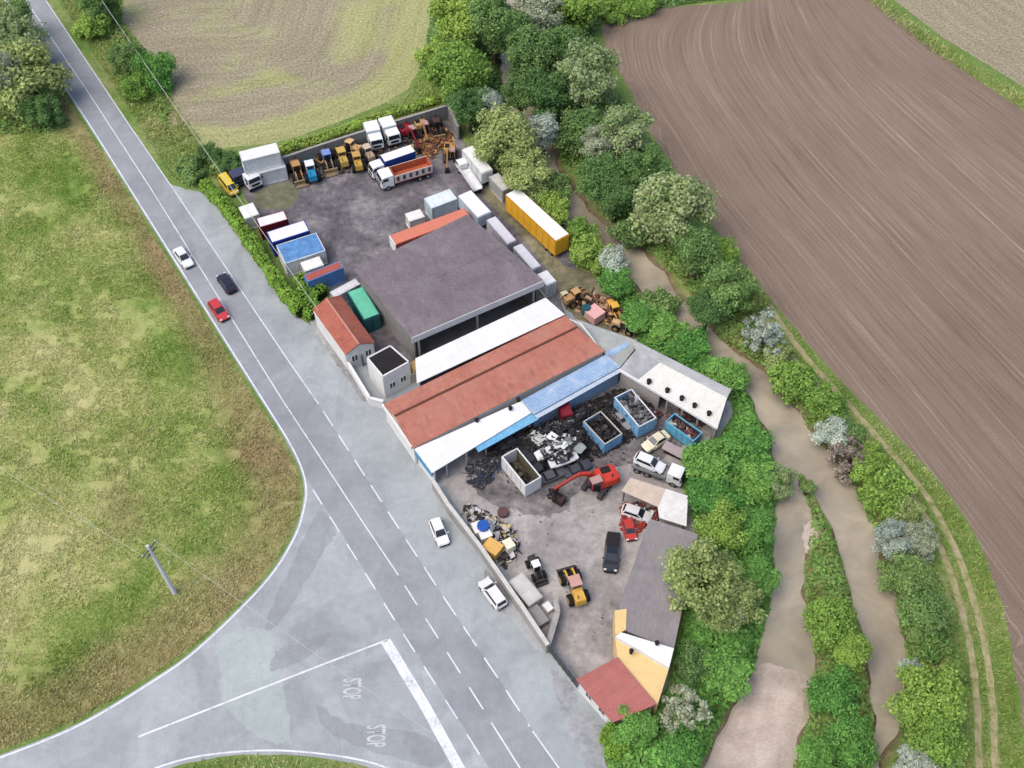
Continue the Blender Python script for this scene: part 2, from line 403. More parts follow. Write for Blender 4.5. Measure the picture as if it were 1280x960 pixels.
def cdt_sheet(name, poly, z, mat, step, attrs, zf=None, kind='structure'):
    px = np.array(poly); gx, gy = np.meshgrid(np.arange(px[:, 0].min(), px[:, 0].max(), step), np.arange(px[:, 1].min(), px[:, 1].max(), step))
    gx = gx.ravel(); gy = gy.ravel(); k = sdist(gx, gy, poly) > step * .4
    vs = [Vector(p) for p in poly] + [Vector((a, b)) for a, b in zip(gx[k], gy[k])]
    n = len(poly)
    v2, e2, f2, *_ = geometry.delaunay_2d_cdt(vs, [(i, (i + 1) % n) for i in range(n)], [list(range(n))], 1, 1e-5)
    co = np.array([(v.x, v.y) for v in v2])
    zz = np.full(len(co), z) if zf is None else zf(co[:, 0], co[:, 1])
    me = bpy.data.meshes.new(name); me.from_pydata([(a, b, c) for (a, b), c in zip(co, zz)], [], [tuple(f) for f in f2])
    bm = bmesh.new(); bm.from_mesh(me); bmesh.ops.recalc_face_normals(bm, faces=bm.faces)
    if sum(f.normal.z for f in bm.faces) < 0: bmesh.ops.reverse_faces(bm, faces=bm.faces)
    bm.to_mesh(me); bm.free()
    for p in me.polygons: p.use_smooth = True
    for an, fn in attrs.items():
        at = me.attributes.new(an, 'FLOAT', 'POINT'); at.data.foreach_set('value', fn(co[:, 0], co[:, 1]).astype(np.float32))
    return tag(link(name, me, mat), kind=kind)
# water and gravel
wpoly = PL([(520, -80), (590, 60), (610, 180), (660, 260), (770, 370), (850, 450), (930, 540), (945, 640), (930, 760), (900, 860), (830, 1020), (1150, 1020), (1160, 800), (1110, 650), (1040, 540), (960, 450), (880, 370), (790, 280), (730, 220), (705, 80), (680, -80)], -.9)
sheet('river', wpoly, -.9, mat_water())
GB = smooth_poly(PL([(946, 830), (960, 824), (978, 832), (996, 834), (1008, 838), (1012, 856), (1004, 905), (985, 965), (975, 1010), (852, 1010), (872, 965), (905, 905), (930, 862)], -.8), True, 4, .12)
cdt_sheet('gravel_bar', GB, -.75, mat_gravelbar(), 1.0, {}, lambda x, y: -.98 + .32 * sstep(0, 2.0, sdist(x, y, GB)) + .08 * vnoise(x, y, 1.5, 3))

SB = smooth_poly(PL([(1006, 655), (1018, 648), (1026, 664), (1020, 684), (1010, 690), (1004, 674)], -.3), True, 4, .15)
cdt_sheet('sand_bank', SB, -.3, mat_gravelbar(), .8, {}, lambda x, y: np.maximum(terrain_z(x, y), -.9) + .12)
# ------------------------------------------------------------------ fields
FLD = [(752, 34), (758, 60), (780, 100), (812, 160), (842, 208), (884, 272), (920, 320), (962, 372), (1010, 430), (1075, 500), (1130, 555), (1188, 620), (1228, 690), (1254, 760), (1268, 830), (1278, 900), (1284, 1010)]
FTOP = [(752, 34), (775, 20), (830, 10), (920, 3), (1000, -4), (1078, -8)]
FRIGHT = [(1078, -8), (1100, 8), (1160, 55), (1215, 95), (1285, 142), (1400, 225), (1600, 370)]
fpoly = smooth_poly(PL(FLD), False, 4, .18) + PL([(1500, 1010), (1650, 700)]) + PL(FRIGHT[::-1]) + smooth_poly(PL(FTOP[::-1]), False, 4, .15)[1:-1]
ROWA = smooth_poly(PL([(960, -90), (880, -40), (815, 2), (775, 30), (768, 62), (785, 104), (884, 272), (1010, 440), (1300, 845), (1500, 1110)]), False, 5)
ROWB = PL([(860, -190)] + FRIGHT + [(2000, 655)])
ROWTOP = PL(FTOP)
def softdist(x, y, pts, p=5.0):
    s_ = np.zeros(len(x)); q_ = [np.array(pts[0])]
    for a, b in zip(pts, pts[1:]):
        a = np.array(a); b = np.array(b); n = max(1, int(np.linalg.norm(b - a) / 2.5))
        q_ += [a + (b - a) * k / n for k in range(1, n + 1)]
    for q in q_: s_ += (np.hypot(x - q[0], y - q[1]) + 1.5) ** -p
    return (s_ * .35) ** (-1 / p) - 1.2
def row_u(x, y):
    a = softdist(x, y, ROWA); b = softdist(x, y, ROWB)
    a = a + (vnoise(x, y, 24, 4) - .5) * .5
    return a / (a + b + 1e-6) * 62.0
def row_v(x, y): return x * .5 - y * .85
cdt_sheet('ploughed_field', fpoly, .004, mat_plough(), 1.6, {'row': row_u, 'along': row_v})
f2 = PL([(1104, -20), (1118, 0), (1180, 48), (1240, 84), (1300, 122), (1420, 205), (1500, 120), (1400, -60)])
cdt_sheet('far_field', f2, .004, mat_fallow(), 2.5, {'row': lambda x, y: pldist(x, y, f2[:6]), 'along': row_v, 'edge': lambda x, y: -1.0 * np.ones_like(x)})
FAL = [(163, -30), (152, 30), (186, 70), (214, 100), (208, 150), (236, 186), (290, 184), (350, 176), (430, 150), (500, 118), (518, 96), (532, 62), (548, 20), (560, -40), (600, -140), (100, -160)]
falp = smooth_poly(PL(FAL[:14]), False, 4, .25) + PL(FAL[14:])
fe = PL([(236, 186), (290, 184), (350, 176), (430, 152), (500, 120), (522, 90), (536, 55), (560, -40)])
cdt_sheet('fallow_field', falp, .004, mat_fallow(), 1.8, {'row': lambda x, y: pldist(x, y, fe) * .8, 'along': lambda x, y: x * .7 + y * .2, 'edge': lambda x, y: 1 - sstep(0, 9, pldist(x, y, fe)) - .25})

# ------------------------------------------------------------------ roads
EDGE = [(-30, -55), (6, 4), (50, 66), (107, 152), (173, 257), (262, 399), (330, 507), (358, 552), (374, 585), (380, 610), (378, 632), (367, 668), (338, 716), (292, 766), (240, 814), (192, 848), (100, 903), (0, 944), (-120, 985)]
road_l = smooth_poly(PL(EDGE), False, 5)
RIGHT = [(18, -55), (57, 0), (120, 94), (160, 154), (215, 234), (278, 328), (353, 440), (400, 508), (480, 632), (553, 744), (630, 859), (700, 962), (760, 1050)]
road_r = PL(RIGHT)
road_poly = road_l + PL([(-120, 1060), (760, 1060)]) + road_r[::-1]
ASPH = mat_asphalt((178, 183, 186), (155, 160, 164), .5, 'road_asphalt'); STRIP = mat_asphalt((160, 164, 168), (143, 147, 152), .2, 'main_road_asphalt')
LAY = mat_asphalt((174, 181, 183), (152, 159, 162), .3, 'layby_asphalt')
sheet('road', road_poly, .008, ASPH)
LAYB = [(212, 230), (232, 236), (252, 241), (268, 252), (288, 276), (304, 298), (330, 332), (352, 366), (372, 396), (398, 412), (420, 440), (462, 498), (520, 580), (548, 612), (610, 700), (688, 808), (722, 852), (748, 905), (765, 1000), (775, 1060)]
sheet('lay_by', smooth_poly(PL(LAYB), False, 4, .12) + PL([(745, 1060), (640, 885), (540, 736), (380, 488), (215, 240)]), .004, LAY)
strip_l = [p for p in road_l[:35]] + PL([(372, 580), (393, 612), (440, 688), (495, 775), (560, 878), (600, 942), (650, 1022), (700, 1100)])
sheet('road', strip_l + PL([(792, 1100)]) + [tuple(p) for p in road_r[::-1]][1:], .0088, STRIP)
sheet('yard', smooth_poly(PL([(386, 392), (440, 395), (470, 432), (560, 440), (690, 350), (735, 360), (800, 415), (915, 482), (900, 545), (868, 560), (868, 660), (840, 820), (818, 884), (752, 910), (716, 856), (632, 740), (528, 606), (452, 502), (404, 438)]), True, 2, .1), .0028, LAY)
MRK = mat_marking(); MRKW = mat_marking((150, 154, 160), (196, 199, 204), (222, 224, 228), 'worn_road_paint')
def stripe(name, pts, w, z=.014, dash=None):
    pts = [Vector(p) for p in pts]; mb = MB(); out = []
    L = [0]
    for a, b in zip(pts, pts[1:]): L.append(L[-1] + (b - a).length)
    def atl(s):
        for i in range(len(pts) - 1):
            if s <= L[i + 1] or i == len(pts) - 2:
                t = (s - L[i]) / max(L[i + 1] - L[i], 1e-6); return pts[i].lerp(pts[i + 1], t), (pts[i + 1] - pts[i]).normalized()
    segs = [(0, L[-1])] if not dash else [(s, min(s + dash[0], L[-1])) for s in np.arange(0, L[-1], dash[1])]
    for s0, s1 in segs:
        n = max(1, int((s1 - s0) / 1.2)); row = []
        for k in range(n + 1):
            p, d = atl(s0 + (s1 - s0) * k / n); nn = Vector((-d.y, d.x)) * w / 2
            row.append((p + nn, p - nn))
        vs = [(q.x, q.y, z) for pr in row for q in pr]
        mb.add(vs, [(2 * k, 2 * k + 1, 2 * k + 3, 2 * k + 2) for k in range(n)])
    return tag(mb.build(name, MRK), kind='structure')
def off(pts, d):
    pts = [Vector(p) for p in pts]; o = []
    for i, p in enumerate(pts):
        t = (pts[min(i + 1, len(pts) - 1)] - pts[max(i - 1, 0)]).normalized(); o.append(p + Vector((-t.y, t.x)) * d)
    return o
stripe('road_edge_marking', off(road_l, .28), .2)
stripe('road_edge_marking', PL([(57, 0), (120, 94), (160, 154), (215, 234), (278, 328), (353, 440), (398, 505)]), .14)
stripe('lay_by_marking', PL([(404, 514), (480, 632), (553, 744), (630, 859), (662, 908)]), .16, dash=(2.9, 4.6))
stripe('lay_by_marking', PL([(666, 914), (700, 962), (740, 1022)]), .16)
stripe('centre_marking', PL([(12, -30), (32, 0), (110, 115), (190, 238), (287, 394), (353, 500), (407, 582), (455, 655), (498, 719)]), .14)
stripe('centre_marking', PL([(506, 732), (560, 817), (608, 893)]), .16, dash=(3.0, 5.0))
stripe('centre_marking', PL([(614, 903), (648, 957), (690, 1022)]), .16)
stripe('junction_marking', PL([(391, 612), (440, 690), (495, 778), (560, 880), (600, 944), (650, 1022)]), .16, dash=(2.6, 4.7))
stripe('stop_line', PL([(482, 801), (530, 880), (575, 962), (600, 1005)]), 1.15)
stripe('lane_marking', PL([(173, 921), (300, 871), (400, 832), (484, 800)]), .22)
stripe('road_edge_marking', smooth_poly(PL([(150, 985), (190, 962), (250, 945), (330, 938), (400, 942), (470, 955), (560, 990)]), False, 4), .2)
# traffic island grass
sheet('verge', smooth_poly(PL([(150, 990), (195, 966), (250, 950), (330, 943), (400, 947), (466, 960), (540, 990), (520, 1060), (120, 1060)]), True, 3, .1), .016, mat_ground())
def word(name, text, px, py, size):
    cu = bpy.data.curves.new(name, 'FONT'); cu.body = text; cu.size = size; cu.align_x = 'CENTER'; cu.align_y = 'CENTER'; cu.space_character = 1.02; cu.offset = .03
    o = bpy.data.objects.new(name, cu); p = P(px, py)
    # read by a driver arriving from the left: the top of the letters points along the lane
    h = heading(px, py, 300, -20)
    o.location = (p.x, p.y, .014); o.rotation_euler = (0, 0, h - math.pi / 2 )
    o.scale = (.52, 1.45, 1)
    COL.objects.link(o); cu.materials.append(MRKW); return tag(o, kind='structure')
word('stop_marking', 'STOP', 439, 861, 1.95); word('stop_marking', 'STOP', 469, 920, 1.95)
# patched asphalt on the junction
PAT = mat_asphalt((160, 165, 168), (146, 150, 154), .2, 'patched_asphalt'); PAT2 = mat_asphalt((178, 188, 186), (168, 178, 176), .2, 'pale_asphalt')
for k, pl in enumerate([[(398, 640), (420, 660), (405, 690), (380, 730), (350, 778), (332, 786), (345, 745), (372, 690)],
                        [(345, 815), (375, 802), (412, 790), (408, 800), (380, 825), (340, 838)],
                        [(395, 880), (440, 905), (520, 915), (560, 940), (540, 958), (470, 940), (410, 915)]]):
    sheet('asphalt_patch', smooth_poly(PL(pl), True, 7, .2), .0100 + .0010 * k, PAT)
sheet('asphalt_patch', smooth_poly(PL([(272, 806), (300, 785), (338, 790), (342, 820), (352, 850), (362, 920), (330, 925), (280, 880), (276, 840)]), True, 8, .16), .0094, PAT2)
sheet('gravel_patch', smooth_poly(PL([(690, 838), (712, 852), (728, 884), (748, 905), (756, 950), (764, 1010), (738, 1000), (728, 950), (712, 915), (700, 880)]), True, 7, .3), .0075, mat_yard((112, 112, 114), (180, 184, 186), 'loose_gravel', (158, 161, 164)))
sheet('gravel_patch', smooth_poly(PL([(608, 712), (650, 765), (682, 810), (668, 812), (640, 778), (612, 738)]), True, 7, .2), .0076, mat_yard((120, 116, 114), (180, 184, 186), 'wall_foot_dirt', (164, 168, 170)))
sheet('gravel_patch', smooth_poly(PL([(396, 412), (420, 440), (450, 482), (462, 500), (452, 500), (432, 470), (408, 440), (392, 420)]), True, 7, .2), .0077, mat_yard((112, 108, 106), (176, 180, 182), 'wall_foot_dirt', (150, 150, 150)))
sheet('dirt_patch', smooth_poly(PL([(604, 232), (640, 242), (700, 326), (738, 342), (792, 408), (785, 424), (720, 398), (694, 362), (690, 345), (646, 288), (612, 256)]), True, 6, .25), .0092, mat_yard((96, 92, 70), (166, 160, 128), 'olive_dirt', (130, 124, 98)))
sheet('dirt_patch', smooth_poly(PL([(318, 244), (350, 228), (372, 236), (366, 256), (340, 262), (322, 258)]), True, 6, .25), .0093, mat_yard((84, 88, 66), (150, 150, 126), 'weedy_dirt', (114, 116, 92)))
# meadow left of the road
mead_edge = off(road_l, -.35 * -1 + 0)  # inner side kept on the asphalt border
MEA = off(road_l, -.55)
mpoly = smooth_poly([tuple(p) for p in MEA], False, 1, .12) + PL([(-250, 1010), (-330, 300), (-200, -55)])
def dry(x, y):
    d = pldist(x, y, [tuple(p) for p in MEA]); n = vnoise(x, y, 3.5, 2) * .6 + vnoise(x, y, 11, 4) * .8
    w = 3.6 + 4.2 * sstep(115, 70, y)
    return np.clip((1 - sstep(w * .35, w * 1.3, d)) * (.4 + .5 * n) + .5 * sstep(.85, 1.3, n) , 0, 1)
TONE = [(P2(a, b), r_, v) for a, b, r_, v in ((300, 520, 7, -1), (290, 580, 6, -.9), (60, 235, 9, -.8), (190, 260, 6, -.5), (90, 860, 6, -1), (190, 770, 9, -.7), (240, 430, 7, -.6), (120, 560, 8, .5),
        (90, 660, 10, .9), (40, 720, 9, .8), (270, 745, 5, .8), (200, 640, 6, .3), (200, 400, 9, .4), (60, 420, 10, .35), (330, 520, 4, .9), (60, 320, 8, -.2), (130, 200, 5, .6), (20, 520, 9, .5), (120, 840, 4, .9))]
def tone(x, y):
    t = (vnoise(x, y, 6, 31) - .5) * 1.2 + (vnoise(x * .5 + y * .9, x * .9 - y * .5, 3, 32) - .5) * .6
    for (cx, cy), r_, v in TONE: t = t + (v if v < 0 else v * .6) * np.exp(-((x - cx) ** 2 + (y - cy) ** 2) / (r_ * r_))
    return np.clip(t, -1.3, 1.3)
cdt_sheet('meadow', mpoly, .006, mat_meadow(), 1.2, {'dry': dry, 'tone': tone})
# yards
YU = [(300, 222), (357, 192), (402, 184), (480, 156), (560, 134), (576, 168), (592, 190), (640, 232), (720, 330), (700, 362), (700, 420), (560, 460), (470, 440), (420, 375), (345, 305)]
sheet('yard', smooth_poly(PL(YU), True, 3, .15), .004, mat_yard((74, 71, 75), (152, 147, 148), 'upper_yard_gravel', (114, 110, 114)))
YL = [(548, 596), (600, 560), (700, 520), (770, 470), (905, 520), (866, 560), (866, 650), (842, 812), (775, 835), (745, 862), (722, 850), (640, 728)]
sheet('yard', smooth_poly(PL(YL), True, 2, .1), .0055, mat_yard((128, 122, 121), (192, 187, 182), 'lower_yard_gravel', (166, 160, 157)))
sheet('yard', smooth_poly(PL([(590, 560), (650, 520), (740, 480), (835, 500), (850, 560), (790, 580), (745, 590), (700, 640), (650, 640), (600, 620)]), True, 9, .55), .0095, mat_yard((72, 68, 69), (160, 154, 152), 'oil_stained_gravel', (122, 117, 117)))
# two wheel track on the far bank
TRK = [(948, 372), (985, 428), (1012, 462), (1060, 515), (1110, 572), (1150, 622), (1180, 675), (1203, 735), (1220, 800), (1230, 870), (1234, 960), (1236, 1020)]
tp = smooth_poly(PL(TRK), False, 6)
TM = mat_track()
for s in (-.85, .85):
    c = off(tp, s); a = off(c, .38); b = off(c, -.38)
    rr = random.Random(3); jag = lambda p: (p.x + rr.uniform(-.1, .1), p.y + rr.uniform(-.1, .1))
    sheet('dirt_track', [jag(p) for p in a] + [jag(p) for p in b[::-1]], .006, TM)

# ------------------------------------------------------------------ leaves: grass, undergrowth, hedges, trees
def mat_leaf(name, c1, c2, c3=None, tips=0.0, clump=.35):
    m = NT(name); g = m.n('ShaderNodeNewGeometry'); co = m.coord(); oi = m.n('ShaderNodeObjectInfo')
    br = lambda c: tuple(min(255, int(v * 1.22 + 30)) for v in c)
    k = m.mix(g.outputs['Random Per Island'], C(*br(c1)), C(*br(c2)))
    nz = m.noise(clump, 4, .6, co)
    k = m.mix(.6, k, m.ramp(nz, [(.32, G4(.62)), (.66, G4(1.25))]), 'MULTIPLY')
    if c3:
        big = m.noise(clump * 1.7, 3, .5, co); r2 = m.math('FRACT', m.math('MULTIPLY', g.outputs['Random Per Island'], 17.3))
        f = m.math('ADD', m.math('MULTIPLY', big, 1.0), m.math('MULTIPLY', r2, .5))
        k = m.mix(m.ramp(f, [(1.0 - tips - .06, G4(0)), (1.0 - tips + .06, G4(1))]), k, C(*c3))
    hs = m.n('ShaderNodeHueSaturation'); m.l(k, hs.inputs['Color']); hs.inputs['Saturation'].default_value = .94
    m.l(m.math('MULTIPLY_ADD', oi.outputs['Random'], .03, .485), hs.inputs['Hue'])
    m.l(m.math('MULTIPLY_ADD', oi.outputs['Random'], -.3, 1.15), hs.inputs['Value'])
    k = hs.outputs[0]
    d = m.n('ShaderNodeBsdfDiffuse'); t = m.n('ShaderNodeBsdfTranslucent'); mx = m.n('ShaderNodeMixShader'); mx.inputs[0].default_value = .42
    m.l(k, d.inputs[0]); m.l(k, t.inputs[0]); m.l(d.outputs[0], mx.inputs[1]); m.l(t.outputs[0], mx.inputs[2])
    m.l(mx.outputs[0], m.t.nodes['Material Output'].inputs['Surface'])
    return m.m
LEAF = {
 'bright': mat_leaf('leaf_bright', (86, 122, 38), (138, 168, 66)),
 'mid': mat_leaf('leaf_mid', (68, 104, 46), (118, 146, 76)),
 'dark': mat_leaf('leaf_dark', (56, 90, 42), (98, 130, 64)),
 'olive': mat_leaf('leaf_olive', (96, 118, 58), (146, 162, 94)),
 'pale': mat_leaf('leaf_blossom', (84, 114, 58), (134, 156, 92), (198, 208, 160), .2),
 'silver': mat_leaf('leaf_silver', (124, 146, 122), (180, 196, 176)),
 'greyleaf': mat_leaf('leaf_grey', (112, 124, 94), (160, 168, 138)),
 'brownleaf': mat_leaf('leaf_brown', (92, 82, 72), (140, 128, 114)),
 'bramble': mat_leaf('leaf_bramble', (54, 102, 34), (104, 156, 62), None, 0, .5),
 'weeds': mat_leaf('leaf_weeds', (72, 112, 40), (124, 156, 72), (164, 168, 104), .12, .3),
 'hedge': mat_leaf('leaf_hedge', (70, 112, 26), (112, 152, 46), None, 0, .6),
}
def mat_blades():
    m = NT('grass_blades'); g = m.n('ShaderNodeNewGeometry'); co = m.coord(); d = m.attr('dry'); tn = m.attr('tone')
    a = m.noise(.07, 6, .65, co, .6); b = m.noise(.5, 5, .7, co)
    r = g.outputs['Random Per Island']
    s = m.math('ADD', m.math('ADD', m.math('MULTIPLY', a, .4), m.math('MULTIPLY', b, .35)), m.math('MULTIPLY', r, .25)); s = m.math('ADD', s, m.math('MULTIPLY', tn, .12))
    k = m.ramp(s, [(.34, C(148, 184, 86)), (.45, C(186, 206, 118)), (.56, C(218, 224, 152)), (.68, C(242, 238, 186))])
    k2 = m.ramp(s, [(.34, C(194, 180, 130)), (.5, C(214, 200, 150)), (.68, C(234, 220, 176))])
    k = m.mix(d, k, k2)
    df = m.n('ShaderNodeBsdfDiffuse'); t = m.n('ShaderNodeBsdfTranslucent'); mx = m.n('ShaderNodeMixShader'); mx.inputs[0].default_value = .45
    m.l(k, df.inputs[0]); m.l(k, t.inputs[0]); m.l(df.outputs[0], mx.inputs[1]); m.l(t.outputs[0], mx.inputs[2])
    m.l(mx.outputs[0], m.t.nodes['Material Output'].inputs['Surface'])
    return m.m
def quads(c, nrm, size, elong=1.5, seed=0):
    """leaf-clump quads at points c, facing nrm, with random spin"""
    r = np.random.default_rng(seed); n = len(c)
    nrm = nrm / np.maximum(np.linalg.norm(nrm, axis=1, keepdims=True), 1e-6)
    rv = r.normal(size=(n, 3)); a = np.cross(nrm, rv); a /= np.maximum(np.linalg.norm(a, axis=1, keepdims=True), 1e-6)
    b = np.cross(nrm, a); s = np.asarray(size).reshape(-1, 1) * np.ones((n, 1))
    a = a * s * .5 * elong; b = b * s * .5
    fold = nrm * s * .16
    V = np.stack([c - a, c - b + fold, c + a, c + b + fold], 1).reshape(-1, 3)
    return V, np.arange(4 * n).reshape(-1, 4)
def scatter_in(poly, density, seed=0):
    r = np.random.default_rng(seed); p = np.array(poly); lo = p.min(0); hi = p.max(0)
    n = int(np.prod(hi - lo) * density); x = r.uniform(lo[0], hi[0], n); y = r.uniform(lo[1], hi[1], n)
    k = inside(x, y, poly); return x[k], y[k], r
def leaf_ground(name, poly, mat, density, hmax, size, seed, label=None, edge=1.2, ragged=.6):
    x, y, r = scatter_in(poly, density, seed)
    d = sdist(x, y, poly); ok = d > ragged * 1.3 * (vnoise(x, y, 1.6, seed + 9) - .4); x, y, d = x[ok], y[ok], d[ok]
    hum = .25 + .75 * vnoise(x, y, 3.4, seed) ** 1.2 * 1.25; fine = vnoise(x, y, 1.1, seed + 1)
    top = hmax * sstep(-.3, edge * 2, d) * (hum * .75 + fine * .35) + .08
    z = terrain_z(x, y) * 1.0 + top * r.uniform(.35, 1.0, len(x)) ** .4
    e = .3; hx = (vnoise(x + e, y, 3.4, seed) - vnoise(x - e, y, 3.4, seed)) * hmax; hy = (vnoise(x, y + e, 3.4, seed) - vnoise(x, y - e, 3.4, seed)) * hmax
    nr = np.stack([-hx * 1.6, -hy * 1.6, np.ones_like(x)], 1) + r.normal(size=(len(x), 3)) * .45
    V, F = quads(np.stack([x, y, z], 1), nr, size * r.uniform(.6, 1.3, len(x)), 1.4, seed)
    return tag(link(name, np_mesh(name, V, F), LEAF[mat]), kind='stuff', label=label)
# long grass tufts of the meadow
def tufts(name, poly, density, hgt, seed, dryfn, mat, ws=1.0, cut=.45, tf=None):
    tf = tf or tone
    x, y, r = scatter_in(poly, density, seed)
    k = vnoise(x, y, 1.3, seed) + .5 * vnoise(x, y, 5, seed + 2) > cut
    k &= pldist(x, y, [tuple(q) for q in off(tp, .85)]) > .55; k &= pldist(x, y, [tuple(q) for q in off(tp, -.85)]) > .55; x, y = x[k], y[k]; n = len(x)
    h = hgt * r.uniform(.5, 1.2, n) * (.5 + vnoise(x, y, 4, seed + 3)); w = r.uniform(.06, .2, n) * ws
    az = r.uniform(0, 2 * np.pi, n); lean = r.normal(size=(n, 2)) * .7 * h[:, None] + np.array((.25, -.12)) * h[:, None] * (vnoise(x, y, 8, seed + 5)[:, None] * 2 - .6) * 2
    dx, dy = np.cos(az) * w, np.sin(az) * w
    z0 = terrain_z(x, y)
    V = np.stack([np.stack([x - dx, y - dy, z0], 1), np.stack([x + dx, y + dy, z0], 1), np.stack([x + dx * .6 + lean[:, 0], y + dy * .6 + lean[:, 1], z0 + h], 1), np.stack([x - dx * .6 + lean[:, 0], y - dy * .6 + lean[:, 1], z0 + h * .9], 1)], 1).reshape(-1, 3)
    me = np_mesh(name, V, np.arange(4 * n).reshape(-1, 4))
    at = me.attributes.new('dry', 'FLOAT', 'POINT'); at.data.foreach_set('value', np.repeat(dryfn(x, y), 4).astype(np.float32))
    at = me.attributes.new('tone', 'FLOAT', 'POINT'); at.data.foreach_set('value', np.repeat(tf(x, y), 4).astype(np.float32))
    return tag(link(name, me, mat), kind='stuff')
BL = mat_blades()
view = PL([(-40, -40), (400, -40), (420, 640), (380, 700), (200, 870), (-40, 1000)])
vm = [p for p in mpoly]
mclip = smooth_poly([tuple(p) for p in MEA], False, 1) + PL([(-30, 980), (-40, 400), (-40, -10)])
tufts('meadow_grass', mclip, 42, .19, 3, dry, BL, .6)
tufts('verge_grass', PL([(62, -20), (163, 140), (218, 225), (262, 240), (260, 190), (205, 110), (150, 20), (150, -20)]), 26, .4, 5, lambda x, y: .25 * vnoise(x, y, 3, 2), BL, .55, .2, lambda x, y: np.clip((vnoise(x, y, 5, 77) - .75) * 1.6, -1, .6))
bank = PL([(940, 380), (1010, 470), (1075, 540), (1128, 600), (1170, 680), (1192, 760), (1206, 860), (1205, 1010), (1280, 1010), (1276, 900), (1252, 760), (1226, 690), (1186, 622), (1128, 558), (1072, 502), (1008, 432), (955, 370)])
GT = lambda x, y: np.clip((vnoise(x, y, 5, 77) - .75) * 1.6, -1, .6)
tufts('bank_grass', bank, 40, .26, 6, lambda x, y: .35 * sstep(.6, .9, vnoise(x, y, 4, 2)), BL, .5, .1, GT)
tufts('strip_grass', PL([(1085, -12), (1160, 45), (1290, 128), (1300, 150), (1160, 62), (1075, -5)]), 14, .5, 8, lambda x, y: .3 * vnoise(x, y, 3, 2), BL, .55, .2, lambda x, y: np.clip((vnoise(x, y, 5, 77) - .75) * 1.6, -1, .6))
tufts('field_edge_grass', PL([(236, 192), (290, 190), (350, 182), (430, 158), (505, 124), (530, 90), (545, 50), (556, -10), (600, -10), (575, 90), (560, 130), (400, 182), (350, 196), (300, 215), (262, 220)]), 14, .45, 9, lambda x, y: .3 * vnoise(x, y, 3, 2), BL, .55, .2, lambda x, y: np.clip((vnoise(x, y, 5, 77) - .75) * 1.6, -1, .6))
tufts('island_verge_grass', PL([(200, 966), (250, 952), (330, 945), (400, 949), (466, 961), (540, 992), (520, 1010), (200, 1010)]), 14, .3, 10, lambda x, y: .4 * vnoise(x, y, 3, 2), BL, .55, .2, lambda x, y: np.clip((vnoise(x, y, 5, 77) - .75) * 1.6, -1, .6))
# undergrowth by the river
leaf_ground('bramble_undergrowth', PL([(738, 330), (765, 340), (800, 372), (850, 402), (905, 452), (940, 492), (962, 560), (976, 600), (970, 660), (968, 745), (945, 830), (905, 895), (868, 975), (850, 1010), (765, 1010), (755, 908), (815, 892), (838, 850), (850, 800), (872, 690), (866, 650), (852, 600), (862, 562), (898, 545), (916, 520), (914, 503), (850, 470), (796, 440), (796, 412), (776, 384), (752, 356)]), 'bramble', 34, 2.3, .4, 11)
leaf_ground('river_bank_undergrowth', PL([(700, 200), (760, 260), (850, 350), (905, 425), (945, 452), (985, 490), (1010, 528), (1044, 572), (1072, 612), (1094, 660), (1110, 705), (1124, 760), (1136, 830), (1134, 880), (1122, 930), (1100, 1010), (1205, 1010), (1204, 860), (1188, 760), (1164, 690), (1130, 620), (1085, 560), (1020, 490), (960, 420), (900, 345), (820, 230), (770, 130), (740, 60), (700, 60)]), 'weeds', 24, 1.7, .4, 12)
leaf_ground('island_undergrowth', [p for p in ISL], 'weeds', 26, .9, .34, 13, edge=.8)
leaf_ground('wood_undergrowth', PL([(545, -30), (528, 90), (560, 128), (590, 165), (630, 215), (690, 280), (720, 320), (735, 312), (695, 262), (640, 165), (628, 100), (625, 30), (600, -30)]), 'dark', 13, 1.4, .5, 14)
leaf_ground('wood_undergrowth', PL([(660, -30), (680, 60), (705, 200), (770, 270), (850, 230), (770, 110), (745, 40), (760, 20), (920, -2), (1000, -30)]), 'dark', 13, 1.5, .5, 15)
leaf_ground('roadside_undergrowth', PL([(72, -20), (110, 20), (150, 75), (188, 130), (225, 190), (262, 225), (300, 225), (350, 196), (300, 196), (240, 196), (212, 160), (216, 110), (190, 72), (155, 30), (150, -20)]), 'weeds', 14, 1.1, .4, 16)

leaf_ground('roadside_undergrowth', PL([(-40, -20), (2, 10), (40, 64), (70, 120), (92, 156), (60, 168), (-40, 170)]), 'weeds', 14, 1.3, .4, 17)
# ---- crowns
def crown_mesh(name, seed, nblob, nleaf, leaf, flat=1.0, spread=.62, br=(.26, .42)):
    r = np.random.default_rng(seed)
    d = r.normal(size=(nblob, 3)); d /= np.linalg.norm(d, axis=1, keepdims=True)
    c = d * (r.uniform(.25, 1, (nblob, 1)) ** .5) * spread; c[:, 2] *= flat; c[:, 2] += .06
    c *= np.clip(1 + .26 * r.normal(size=(nblob, 1)), .45, 1.22)
    rad = r.uniform(br[0], br[1], nblob)
    w = rad ** 2; w /= w.sum(); k = r.choice(nblob, nleaf, p=w)
    e = r.normal(size=(nleaf, 3)); e /= np.linalg.norm(e, axis=1, keepdims=True)
    rr = np.abs(r.normal(.86, .24, (nleaf, 1)))
    p = c[k] + e * rad[k][:, None] * rr * np.array((1, 1, .85))
    nr = e * .9 + p * .25 + np.array((0, 0, .45)) + r.normal(size=(nleaf, 3)) * .5
    V, F = quads(p, nr, leaf * r.uniform(.6, 1.35, nleaf), 1.5, seed)
    V[:, 2] += 0
    return np_mesh(name, V, F), c
CROWN = {}
